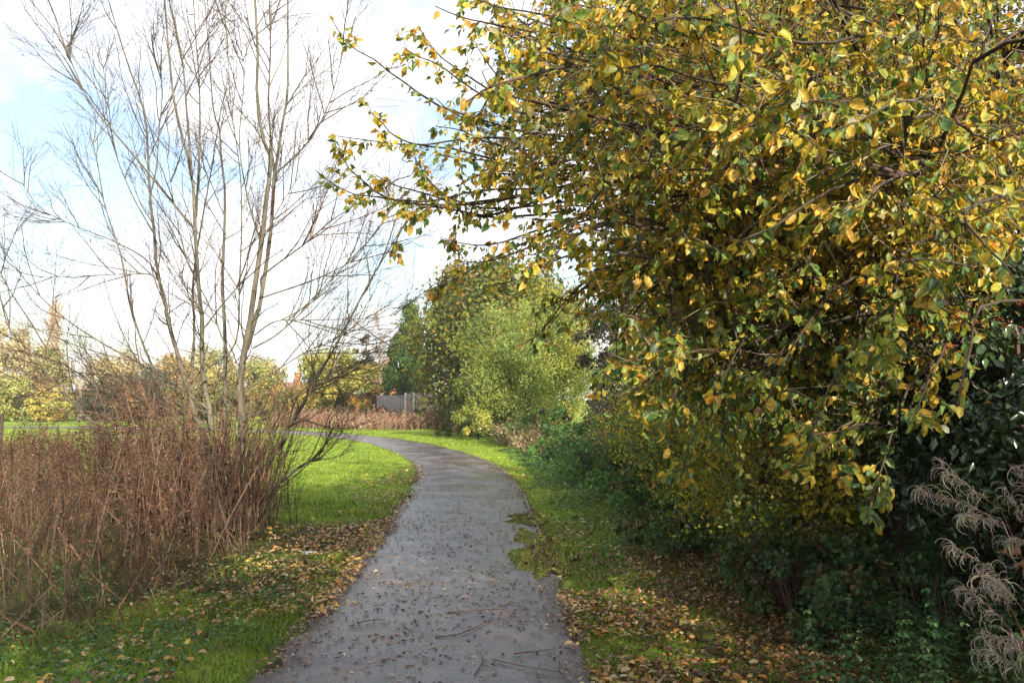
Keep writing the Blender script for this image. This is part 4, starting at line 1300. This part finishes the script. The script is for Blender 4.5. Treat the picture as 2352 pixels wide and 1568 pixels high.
def dead_stalk_mesh(h, nfuzz, seed_c, stem_c, ns=11, sd=8, fs=.015):
    """one dead flower stalk: a stem mesh and a seed-head mesh"""
    a = rng.uniform(0, 6.28); bend = rng.uniform(.02, .16) * h
    P = catmull([(0, 0, -.03), (bend * .25 * math.cos(a), bend * .25 * math.sin(a), h * .5), (bend * math.cos(a), bend * math.sin(a), h)], sd)
    B1 = Batch(); tubes(B1, P, np.linspace(.0045, .0018, sd), 4 if sd > 5 else 3, np.array(stem_c))
    s, t = children(P[None], ns, (.55, .98), 28, .2 * h, 3, .08, .12)
    tubes(B1, s, np.linspace(.0018, .001, 3)[None].repeat(len(s), 0), 3, np.array(stem_c) * .9)
    B2 = Batch()
    tt = rng.random((len(s), nfuzz // len(s) + 1))
    pos, tan = sample_on(s, tt); pos = pos.reshape(-1, 3); tan = tan.reshape(-1, 3); n = len(pos)
    pos = pos + rng.normal(0, .014, pos.shape)
    C = jitter(np.tile([seed_c], (n, 1)), .32)
    leaves(B2, LEAF2, pos, norm(tan * .4 + rdir(n)), rdir(n), fs * rng.uniform(.5, 1.5, n), fs * rng.uniform(.3, .8, n), C)
    # withered leaves low on the stem
    tt = rng.uniform(.08, .6, (1, 9)); pos, _ = sample_on(P[None], tt); pos = pos.reshape(-1, 3)
    leaves(B2, LEAF4, pos, norm(rdir(9) + np.array([0, 0, -.8])), rdir(9), .055, .014, jitter(np.tile([[.15, .085, .05]], (9, 1)), .3))
    return B1, B2


RED = (.105, .052, .034); STEM = (.125, .072, .045)
stalks = [dead_stalk_mesh(1.0, 160, RED if i % 3 else (.125, .078, .052), STEM if i % 2 else (.22, .15, .10)) for i in range(14)]


def weed_h(x, y):
    """height of the dead weeds at a place"""
    h = np.interp(y, [5.5, 6.5, 8, 10, 12, 15, 19], [.85, 1.05, 1.22, 1.30, 1.20, 1.02, .85])
    h = h + .35 * np.exp(-((x + 3.7) ** 2 + (y - 9.3) ** 2) / 1.6)
    h = h * (1 - .14 * sstep(-4.3, -5.2, x) * 1.0)
    edge = sstep(0, .7, (-2.75 - .03 * (y - 6)) - x)
    return h * (.55 + .45 * edge)


def front_x(y):
    """right-hand edge of the weeds"""
    return np.interp(y, [5.0, 5.6, 6.2, 7.3, 8.2, 9.5, 11.5, 14, 17], [-4.2, -3.2, -2.95, -2.75, -2.7, -2.95, -3.25, -3.9, -6.5])


def dead_weeds():
    n = 2500
    y = rng.uniform(5.3, 19, n * 2); x = rng.uniform(-15, -2.6, n * 2)
    k = (x < front_x(y)) & (x > -.68 * y - 1.6) & ~((y < 5.9) & (rng.random(n * 2) < .7))
    x, y = x[k], y[k]
    dist_edge = (front_x(y) - x) + (y - 5.3) * .8
    hh = 1.03 * weed_h(x, y) * rng.uniform(.55, 1.12, len(x)) * (.72 + .50 * vnoise(x, y, 1.0, 51))
    z = gz(x, y)
    order = np.argsort(np.hypot(x, y) + .5 * np.minimum(dist_edge, 2))
    ind = order[:290]; rest = order[290:]
    G = 'dead weed stalks at the front edge of the brown thicket'
    meshes = []
    for B1, B2 in stalks:
        a = B1.mesh('stem'); a.materials.append(M_dry); b = B2.mesh('seed_head'); b.materials.append(M_dry); meshes.append((a, b))
    for i in ind:
        a, b = meshes[rng.integers(len(meshes))]
        o = top('dead_stalk', a, None, 'one brown dead weed stalk with withered seeds in the front of the thicket', 'dead plant', G, loc=(x[i], y[i], z[i]))
        lean = .10 if rng.random() < .82 else .5
        o.rotation_euler = (rng.normal(0, lean), rng.normal(0, lean), rng.uniform(0, 6.28)); s = hh[i]; o.scale = (s, s, s)
        part('seed_head', b, None, o, kind='stuff')
    B = Batch()
    data = []
    for B1, B2 in [dead_stalk_mesh(1.0, 46, RED if i % 3 else (.125, .078, .052), STEM if i % 2 else (.22, .15, .10), 5, 4, .026) for i in range(10)]:
        m = Batch()
        for b in (B1, B2):
            off = m.n
            m.V += b.V; m.C += b.C; m.T += [t + off for t in b.T]; m.Q += [q + off for q in b.Q]; m.n += b.n
        data.append((np.concatenate(m.V), np.concatenate(m.T), np.concatenate(m.Q), np.concatenate(m.C)))
    which = rng.integers(0, len(data), len(x))
    for w_ in range(len(data)):
        ids = rest[which[rest] == w_]
        if not len(ids): continue
        Vd, Td, Qd, Cd = data[w_]
        # far ones keep every other seed flake
        th = rng.uniform(0, 6.28, len(ids)); s = hh[ids]
        lx, ly = rng.normal(0, .14, len(ids)), rng.normal(0, .14, len(ids))
        c_, s_ = np.cos(th), np.sin(th)
        vx = Vd[None, :, 0] * c_[:, None] - Vd[None, :, 1] * s_[:, None] + Vd[None, :, 2] * lx[:, None]
        vy = Vd[None, :, 0] * s_[:, None] + Vd[None, :, 1] * c_[:, None] + Vd[None, :, 2] * ly[:, None]
        P = np.stack([vx * s[:, None] + x[ids][:, None], vy * s[:, None] + y[ids][:, None], Vd[None, :, 2] * s[:, None] + z[ids][:, None]], -1)
        o = (np.arange(len(ids)) * len(Vd))[:, None, None]
        cc = Cd[None] * (np.exp(rng.normal(0, .25, len(ids))) * (.55 + .9 * vnoise(x[ids], y[ids], 1.4, 61)))[:, None, None]
        B.add(P, (Td[None] + o).reshape(-1, 3), (Qd[None] + o).reshape(-1, 4), cc.reshape(-1, 3))
    top('dead_weeds', B.mesh('dead_weeds'), M_dry, 'thick stand of dead reddish brown weeds left of the path around the bare tree', 'weeds', kind='stuff')
    print('stalks', len(x), 'tris', sum(len(t) for t in B.T) + 2 * sum(len(q) for q in B.Q))


dead_weeds()


def leaning_stems():
    G = 'bare canes leaning out of the brown thicket'
    for k in range(45):
        y = rng.uniform(5.4, 11); x = front_x(y) - abs(rng.normal(0, .35))
        z = float(gz(np.array([x]), np.array([y]))[0])
        L = rng.uniform(.6, 1.3); a = rng.uniform(0, 6.28); el = R(rng.uniform(25, 80))
        d = np.array([math.cos(a) * math.cos(el), math.sin(a) * math.cos(el) * .6, math.sin(el)])
        P = catmull([(0, 0, -.02), d * L * .5 + rng.normal(0, .02, 3), d * L], 7)
        B = Batch(); tubes(B, P, np.linspace(.0055, .003, 7), 5, jitter(np.array([[.20, .13, .085]]), .3)[0])
        top('bare_cane', B.mesh('bare_cane', True), M_dry, 'bare tan cane leaning out of the front of the brown thicket', 'dead plant', G, loc=(float(x), y, z))


leaning_stems()


def fill_weeds(name, label, n, xr, yr, hr, cond, pal, lean=.14, leafn=34, size=.03):
    """a stand of thin dead or dry stems (uncountable)"""
    x = rng.uniform(*xr, n); y = rng.uniform(*yr, n); k = cond(x, y); x, y = x[k], y[k]; n = len(x)
    z = gz(x, y); h = rng.uniform(*hr, n)
    h = h * (.6 + .8 * vnoise(x, y, .8, 71))
    ln = rng.normal(0, lean, (n, 2))
    P = np.stack([np.stack([x + ln[:, 0] * h * t * t, y + ln[:, 1] * h * t * t, z + h * t], -1) for t in (0, .5, 1)], 1)
    C = jitter(pick(pal, n), .25)
    r0 = np.maximum(.003, np.hypot(x, y) * .00022)
    B = Batch(); tubes(B, P, np.stack([r0, r0 * .8, r0 * .5], 1), 3, C)
    if leafn:
        t = rng.uniform(.35, 1, (n, leafn)); pos, _ = sample_on(P, t); pos = pos.reshape(-1, 3) + rng.normal(0, .05, (n * leafn, 3)) * 1
        leaves(B, LEAF2, pos, rdir(len(pos)), rdir(len(pos)), size * rng.uniform(.5, 1.4, len(pos)), size * .5, jitter(np.repeat(C, leafn, 0), .25))
    top(name, B.mesh(name), M_dry, label, 'weeds', kind='stuff')


fill_weeds('dead_weeds', 'band of pinkish brown dead weeds beyond the bend of the path', 1500, (-13.5, -2.5), (43, 48.5), (.4, .95),
           lambda x, y: (y > 43.5 + .25 * np.abs(x + 8) - .6) & (x - bank_x(y) > -1.5), [((.30, .18, .12), 3), ((.36, .25, .17), 2), ((.22, .12, .08), 2)], leafn=26, size=.075, lean=.28)
fill_weeds('dry_grass', 'tuft of straw coloured dry grass at the foot of the brambles right of the bend', 650, (-.6, 1.0), (24.5, 30), (.35, .75),
           lambda x, y: (x > bank_x(y) - .1) & (x < bank_x(y) + 1.2), [((.42, .31, .17), 3), ((.34, .25, .14), 2), ((.16, .17, .06), 2)], leafn=2, size=.1, lean=.5)
fill_weeds('dead_weeds', 'sparse dark dead stems at the grass edge right of the bare tree', 90, (-3.5, -2.5), (9.6, 13.5), (.55, 1.05),
           lambda x, y: (x > front_x(y) - .6) & (x < front_x(y) + .35), [((.06, .035, .028), 3), ((.10, .06, .045), 2)], leafn=30, size=.022)
fill_weeds('dry_grass', 'bent straw grass along the foot of the brown thicket', 800, (-5.5, -2.6), (5.0, 7.6), (.08, .24),
           lambda x, y: np.abs(x - front_x(y)) < .4, [((.26, .18, .10), 3), ((.18, .11, .06), 3), ((.36, .28, .14), 1)], leafn=0, lean=.7)
print('weeds', time.time() - T0)


# ------------------------------------------------------------------ green undergrowth
def ground_cover():
    B = Batch()
    pal = [((.08, .16, .045), 4), ((.11, .21, .05), 3), ((.05, .10, .035), 2), ((.17, .23, .07), .8)]
    # right verge and bank
    n = 52000
    u = rng.random(n); y = (2.2 ** .6 + u * (26 ** .6 - 2.2 ** .6)) ** (1 / .6)
    x = bank_x(y) + rng.uniform(-.75, 2.0, n)
    dens = sstep(-.75, .1, x - bank_x(y)) * (.45 + .9 * sstep(.35, .65, vnoise(x, y, 1.2, 21)))
    bare_ = np.exp(-((x - 1.7) ** 2 / .25 + (y - 6.3) ** 2 / 1.6))
    k = rng.random(n) < dens * (1 - .93 * bare_)
    x, y = x[k], y[k]; n = len(x)
    hgt = .02 + .16 * sstep(-.1, 1.2, x - bank_x(y)) * vnoise(x, y, 2.1, 22)
    z = gz(x, y) + hgt * rng.random(n) + .012
    L = np.maximum(.022, y * .0034) * rng.uniform(.7, 1.5, n)
    for tp_, mk in ((LEAF4, y < 7.5), (LEAF2, y >= 7.5)):
        k = mk.sum()
        leaves(B, tp_, np.stack([x, y, z], -1)[mk], rdir(k) * np.array([1, 1, .3]), norm(rdir(k) * .6 + np.array([0, 0, 1])), L[mk], L[mk] * .7, jitter(pick(pal, k), .2))
    # left verge
    n = 16000
    y = rng.uniform(3.2, 8.6, n); x = rng.uniform(-4.4, -1.55, n)
    dens = sstep(.38, .62, vnoise(x, y, 1.7, 23)) * (.3 + .7 * (1 - sstep(5.5, 8.5, y)))
    k = (rng.random(n) < dens) & (path_dist(x, y) > HALF + .1)
    x, y = x[k], y[k]; n = len(x)
    z = gz(x, y) + rng.uniform(.008, .055, n)
    L = .028 * rng.uniform(.6, 1.6, n)
    leaves(B, LEAF4, np.stack([x, y, z], -1), rdir(n) * np.array([1, 1, .3]), norm(rdir(n) * .6 + np.array([0, 0, 1])), L, L * .75, jitter(pick(pal, n), .2))
    top('ground_cover', B.mesh('ground_cover'), M_small, 'low creeping green leaves covering the verges', 'ground cover', kind='stuff')


ground_cover()


def nettle_meshes(h, n_pair):
    a = rng.uniform(0, 6.28); b = rng.uniform(.03, .18)
    P = catmull([(0, 0, -.03), (b * .3 * math.cos(a), b * .3 * math.sin(a), h * .5), (b * math.cos(a), b * math.sin(a), h)], 8)
    B1 = Batch(); tubes(B1, P, np.linspace(.004, .0018, 8), 4, np.array([.07, .085, .03]))
    t = np.repeat(np.linspace(.25, .99, n_pair), 4)[None] + rng.normal(0, .01, (1, n_pair * 4)); pos, _ = sample_on(P[None], np.clip(t, 0, 1)); pos = pos[0]
    n = len(pos); ang = np.tile([0, math.pi / 2, math.pi, math.pi * 1.5], n_pair) + np.repeat(rng.uniform(0, 1.5, n_pair), 4)
    d = np.stack([np.cos(ang), np.sin(ang), rng.uniform(-.55, .25, n)], -1)
    L = .048 * (1.15 - .55 * t[0]) * rng.uniform(.8, 1.2, n)
    B2 = Batch()
    pal = [((.075, .15, .055), 4), ((.11, .20, .075), 2), ((.06, .12, .05), 2), ((.30, .36, .18), .4)]
    leaves(B2, LEAF8, pos, d, np.tile([[0, 0, 1.]], (n, 1)) + rng.normal(0, .25, (n, 3)), L, L * .62, jitter(pick(pal, n), .2))
    return B1, B2


def nettles():
    pr = []
    for i in range(9):
        b1, b2 = nettle_meshes(.6, 8)
        m1 = b1.mesh('stem'); m1.materials.append(M_small); m2 = b2.mesh('leaves'); m2.materials.append(M_small); pr.append((m1, m2))
    G = 'nettles filling the lower right corner'
    k = 0
    while k < 290:
        y = rng.uniform(2.3, 7.0) if k > 90 else rng.uniform(2.3, 4.2); x = rng.uniform(1.05, 3.05)
        if x < 1.22 + .10 * (y - 2.3) + .12 * vnoise(np.array([x]), np.array([y]), 2, 3)[0]: continue
        if y > 4.6 and x < 1.95 + .2 * (y - 4.6): continue
        m1, m2 = pr[rng.integers(9)]
        z = float(gz(np.array([x]), np.array([y]))[0])
        o = top('nettle', m1, None, 'green nettle plant with toothed paired leaves in the lower right undergrowth', 'plant', G, loc=(x, y, z))
        s = rng.uniform(.5, 1.05) * (.55 + .45 * float(sstep(1.1, 1.7, x)))
        o.scale = (s, s, s); o.rotation_euler = (rng.normal(0, .15), rng.normal(0, .15), rng.uniform(0, 6.28))
        part('leaves', m2, None, o)
        k += 1


nettles()


# ------------------------------------------------------------------ willowherb gone to seed, right edge
def willowherb(label, foot, tip, depth, heads, nf=60, curl=.033, dark=1.0):
    f = np.array([foot[0], foot[1], float(gz(np.array([foot[0]]), np.array([foot[1]]))[0])])
    root = thing('seeding_plant', label, 'plant', f, 'willowherb plants gone to seed')
    t3 = at(tip[0], tip[1], depth)
    P = catmull([f, f * .35 + t3 * .65 + np.array([.06, .03, 0]), t3], 14)
    B = Batch(); tubes(B, P, np.linspace(.0045, .002, 14), 5, np.array([.17, .09, .055]))
    part('stem', B.mesh('stem', True, f), M_dry, root)
    for hp in heads:
        hp = np.array(hp, float)
        q = at(hp[:, 0], hp[:, 1], depth + rng.normal(0, .03, len(hp)))
        H = catmull(q, 10)
        B = Batch(); tubes(B, H, np.linspace(.0022, .001, 10), 4, np.array([.20, .12, .08]))
        t = rng.uniform(.15, 1, nf); pos, tan = sample_on(H[None], t[None]); pos = pos[0]; tan = tan[0]
        # curling split pods
        n = nf; S = 9
        d = norm(tan * .5 + rdir(n) * .7 + np.array([-.35, -.1, .35]))
        ax = norm(np.cross(d, np.array([0, 0, -1.0]) + rng.normal(0, .35, (n, 3))))
        r = curl * rng.uniform(.5, 1.6, n); tot = rng.uniform(1.1, 3.3, n)
        side = norm(np.cross(ax, d))
        pts = []
        for k in range(S):
            a = tot * k / (S - 1)
            gr = 1 - .35 * k / (S - 1)
            pts.append(pos + (np.sin(a) * r * gr)[:, None] * d + ((1 - np.cos(a)) * r * gr)[:, None] * side + ax * (.01 * k / S))
        pts = np.stack(pts, 1)
        tubes(B, pts, np.linspace(.0011, .0007, S)[None].repeat(n, 0), 3, jitter(np.tile([[.47 * dark, .38 * dark, .30 * dark]], (n, 1)), .25))
        part('seed_head', B.mesh('seed_head', False, f), M_dry, root, kind='stuff')
    # shrivelled leaves down the stem
    B = Batch()
    t = rng.uniform(.3, .92, (1, 26)); pos, _ = sample_on(P[None], t)
    leaves(B, LEAF8, pos[0], norm(rdir(26) + np.array([0, 0, -.7])), rdir(26), .06 * rng.uniform(.5, 1.3, 26), .016, jitter(np.tile([[.26, .13, .075]], (26, 1)), .3))
    part('withered_leaves', B.mesh('withered_leaves', False, f), M_dry, root)


willowherb('tallest pale curly seed head leaning left before the brown boards', (1.95, 2.75), (2300, 1170), 2.75,
           [[(2290, 1165), (2230, 1120), (2180, 1085), (2160, 1060)], [(2290, 1190), (2220, 1160), (2150, 1140), (2110, 1120)], [(2320, 1210), (2270, 1190), (2210, 1185)]], 70)
willowherb('curly seed head at the right edge beside the tallest one', (2.05, 2.7), (2370, 1240), 2.7, [[(2370, 1240), (2340, 1170), (2310, 1120)], [(2380, 1200), (2352, 1110), (2340, 1070)], [(2370, 1260), (2340, 1240), (2310, 1250)]], 45, dark=.8)
willowherb('pale curly seed head low over the nettles, second down the right edge', (1.75, 2.5), (2320, 1390), 2.5, [[(2330, 1370), (2270, 1300), (2210, 1270), (2190, 1250)], [(2320, 1400), (2290, 1340), (2240, 1320)], [(2350, 1400), (2310, 1350), (2290, 1340)]], 65)
willowherb('brownish seed head below the middle of the right edge', (1.7, 2.4), (2340, 1470), 2.4, [[(2340, 1470), (2280, 1400), (2240, 1370), (2215, 1350)], [(2345, 1500), (2300, 1470), (2260, 1460)]], 50, dark=.75)
willowherb('lowest curly seed head near the bottom right corner', (1.6, 2.25), (2350, 1560), 2.25, [[(2360, 1550), (2300, 1510), (2270, 1490)], [(2370, 1530), (2340, 1480), (2320, 1460)]], 45, dark=.85)


# ------------------------------------------------------------------ fallen leaves and twigs
FALL = [((.40, .27, .14), 3), ((.46, .29, .06), 2), ((.42, .19, .04), 1.4), ((.24, .13, .06), 2.4), ((.50, .38, .20), 1.2), ((.15, .08, .045), 1.6), ((.30, .27, .09), .8)]


def fallen():
    # verge leaves
    n = 30000
    y = (2.5 ** .7 + rng.random(n) * (20 ** .7 - 2.5 ** .7)) ** (1 / .7)
    side = rng.random(n) < .5
    x = np.where(side, -np.abs(rng.normal(0, .75, n)) - HALF - .38, 0)
    x = np.where(side, x, HALF - .55 + np.abs(rng.normal(0, .62, n)))
    cx = np.interp(y, CL[:, 1], CL[:, 0]); x = x + (cx + .5)
    dens = np.where(side, sstep(.30, .6, vnoise(x, y, 1.5, 31) + .25 * np.exp(-((y - 8.5) / 2) ** 2)), sstep(.3, .55, vnoise(x, y, 1.6, 32) + .12 * (y < 7)))
    dens = dens * np.where(~side & (y > 7.0) & (x < 1.2), .22, 1) * np.where(side & (y < 7.5), .85, 1)
    dens = dens * np.where(y > 11, np.where(side, .25, .4), 1) * np.where(side & (y < 5.5), .55, 1)
    k = (rng.random(n) < dens) & (x > -4)
    x, y = x[k], y[k]; n = len(x)
    onpath = path_dist(x, y) < HALF
    z = np.where(onpath, .03, gz(x, y) + rng.uniform(.012, .045, n))
    pos = np.stack([x, y, z], -1)
    d = rdir(n) * np.array([1, 1, .22]); nn = norm(np.array([0, 0, 1.]) + rng.normal(0, .28, (n, 3)))
    L = .052 * rng.uniform(.45, 1.35, n); L[y > 9] *= 1.15
    C = jitter(pick(FALL, n), .2)
    px, py, dd = proj(pos)
    infr = (px > 0) & (px < 2352) & (py < 1568)
    sc = np.where(infr, L / dd, 0); idx = np.argsort(-sc)[:300]
    rest = np.ones(n, bool); rest[idx] = False
    B = Batch()
    for tp_, mk in ((LEAF8, rest & (y < 5.5)), (LEAF4, rest & (y >= 5.5))):
        leaves(B, tp_, pos[mk], d[mk], nn[mk], L[mk], L[mk] * rng.uniform(.4, .75, mk.sum()), C[mk])
    # small broken litter on the path and under the bushes
    n = 15000
    y = (2.6 ** .6 + rng.random(n) * (22 ** .6 - 2.6 ** .6)) ** (1 / .6); x = rng.uniform(-1.05, 1.02, n)
    x = np.where(rng.random(n) < .35, np.sign(x) * (1.02 - np.abs(rng.normal(0, .16, n))), x) + np.interp(y, CL[:, 1], CL[:, 0])
    k = rng.random(n) < (.25 + .75 * vnoise(x, y, 1.3, 40)) * np.where(y > 12, .35, 1)
    x, y = x[k], y[k]; n = len(x)
    pos2 = np.stack([x, y, np.full(n, .027)], -1)
    dd2 = rdir(n) * np.array([1, 1, .12]); dd2[:, 0] += .2
    L2 = rng.uniform(.012, .055, n)
    C2 = jitter(pick([((.30, .19, .13), 3), ((.18, .10, .065), 3), ((.44, .31, .20), 2.5), ((.44, .24, .06), .8), ((.07, .045, .035), 1.6)], n), .25)
    leaves(B, LEAF4, pos2, dd2, norm(np.array([0, 0, 1.]) + rng.normal(0, .25, (n, 3))), L2, L2 * rng.uniform(.2, .5, n), C2)
    # brown litter under the hedge
    n = 15000
    x = rng.normal(1.75, .6, n); y = rng.uniform(2.6, 8.8, n)
    pos3 = np.stack([x, y, gz(x, y) + rng.uniform(.005, .05, n)], -1)
    k = path_dist(x, y) > HALF + .15; pos3 = pos3[k]; n = len(pos3)
    L3 = rng.uniform(.02, .055, n)
    leaves(B, LEAF4, pos3, rdir(n) * np.array([1, 1, .3]), norm(np.array([0, 0, 1.]) + rng.normal(0, .4, (n, 3))), L3, L3 * .55, jitter(pick([((.16, .08, .04), 3), ((.10, .055, .03), 3), ((.26, .14, .06), 2), ((.36, .22, .06), .8)], n), .25))
    top('leaf_litter', B.mesh('leaf_litter'), M_dry2, 'scattered fallen leaves and crumbs on the path and verges', 'leaves', kind='stuff')
    protos = []
    NAMES = ['tan', 'yellow', 'orange', 'brown', 'pale buff', 'dark brown', 'olive']
    for i in range(21):
        fc_ = np.array([FALL[i % 7][0]])
        b = Batch(); leaves(b, LEAF16, np.zeros((1, 3)), np.array([[1., 0, 0]]), np.array([[0, 0, 1.]]), 1.0, rng.uniform(.42, .75), jitter(fc_, .12), jitter(fc_, .2))
        me = b.mesh('fallen_leaf', True); me.materials.append(M_dryobj); protos.append(me)
    PW = np.array([FALL[i % 7][1] for i in range(21)]); PW = PW / PW.sum()
    pos_all, d_all, n_all = pos[idx], norm(d[idx]), nn[idx]
    for p, dv, nv, l in zip(pos_all, d_all, n_all, L[idx]):
        right = p[0] > -.5
        on = path_dist([p[0]], [p[1]])[0] < HALF
        lab = 'fallen autumn leaf lying on the wet path' if on else ('fallen autumn leaf lying on the right verge' if right else 'fallen autumn leaf lying on the left verge')
        pi = rng.choice(21, p=PW)
        lab = NAMES[pi % 7] + ' ' + lab
        o = top('fallen_leaf', protos[pi], None, lab, 'leaf', 'fallen leaves on the path' if on else ('fallen leaves on the right verge' if right else 'fallen leaves on the left verge'))
        n_ = norm(nv - (nv @ dv) * dv); s = np.cross(n_, dv); M = Matrix.Identity(4)
        for a, vec in enumerate((dv, s, n_)):
            for b_ in range(3): M[b_][a] = vec[b_] * l
        for b_ in range(3): M[b_][3] = p[b_]
        o.matrix_world = M


M_dry2 = leaf_mat('fallen_leaf', .15, .45, .4, .3, 60)
M_dryobj = leaf_mat('fallen_leaf_near', .15, .45, .4, .3, 5)
fallen()

tw = [((1130, 1513), (1200, 1530), (1290, 1543), 'long thin reddish twig across the right edge of the path'), ((1000, 1462), (1060, 1455), (1130, 1420), 'curved twig in the middle of the path'),
      ((1090, 1548), (1110, 1515), (1095, 1490), 'short hooked twig near the bottom of the path'), ((1180, 1500), (1230, 1497), (1270, 1490), 'straight twig above the long reddish one'),
      ((820, 1430), (850, 1425), (885, 1422), 'short twig near the left edge of the path'), ((1030, 1405), (1100, 1402), (1160, 1398), 'thin twig lying across the path beyond the curved one'),
      ((1255, 1420), (1275, 1440), (1310, 1445), 'bent twig on the right edge of the path'), ((930, 1340), (960, 1335), (975, 1315), 'dark twig left of the path centre')]
for a, b, c, lab in tw:
    pts = []
    for (px, py) in (a, b, c):
        dd = at(px, py, 1.0) - np.array([0, 0, 1.6]); s = (1.6 - .03) / -dd[2]; pts.append(np.array([0, 0, 1.6]) + dd * s)
    P = catmull(pts, 9); o_ = P[0].copy(); P = P - o_
    P[:, 2] += .006 * np.sin(np.linspace(0, 3.1, 9))
    B = Batch(); tubes(B, P, np.linspace(.0045, .002, 9), 5, np.array([.13, .07, .05]), cap=True)
    top('fallen_twig', B.mesh('fallen_twig', True), M_twig, lab, 'twig', 'twigs on the path', loc=tuple(o_))

# ------------------------------------------------------------------ trees standing behind the viewer, which shade the near part of the path
leafy('roadside_tree', 'leafy tree beside the path behind the viewer, right', 'tree', 7.9, -4.0, 6.0, 2.8, .6, 60, 6000, .20, OL, trunk_r=.15)
leafy('roadside_tree', 'leafy tree at the path side close behind the viewer', 'tree', 2.8, -3.7, 6.3, 2.3, .6, 60, 6000, .20, OL, trunk_r=.15)
leafy('roadside_tree', 'tall leafy tree beside the path farther behind the viewer', 'tree', 4.2, -6.8, 9.6, 3.2, 1.5, 60, 8000, .16, OL, trunk_r=.15)
leafy('roadside_tree', 'small leafy tree between the larger ones behind the viewer', 'tree', 5.3, -3.4, 5.6, 1.7, .5, 50, 6000, .16, OL, trunk_r=.1)
leafy('roadside_tree', 'leafy tree farther back on the hedge line behind the viewer', 'tree', 5.0, -8.5, 7.4, 2.8, .6, 60, 8000, .16, OL, trunk_r=.15)
print('total script', time.time() - T0)


# ------------------------------------------------------------------ thin autumn haze
B = Batch(); box(B, (-180, -40, -1.4), (180, 260, 16))
mh, Nh, Lh = mat_new('haze_air')
oh = Nh.new('ShaderNodeOutputMaterial'); vh = Nh.new('ShaderNodeVolumePrincipled')
vh.inputs['Color'].default_value = (.97, .95, .91, 1); vh.inputs['Density'].default_value = .0006
Lh.new(vh.outputs[0], oh.inputs['Volume'])
top('haze', B.mesh('haze'), mh, 'thin pale haze over the meadow', 'haze', kind='stuff')
tris = sum(len(o.data.polygons) for o in scene.objects if o.type == 'MESH')
print('faces', tris)
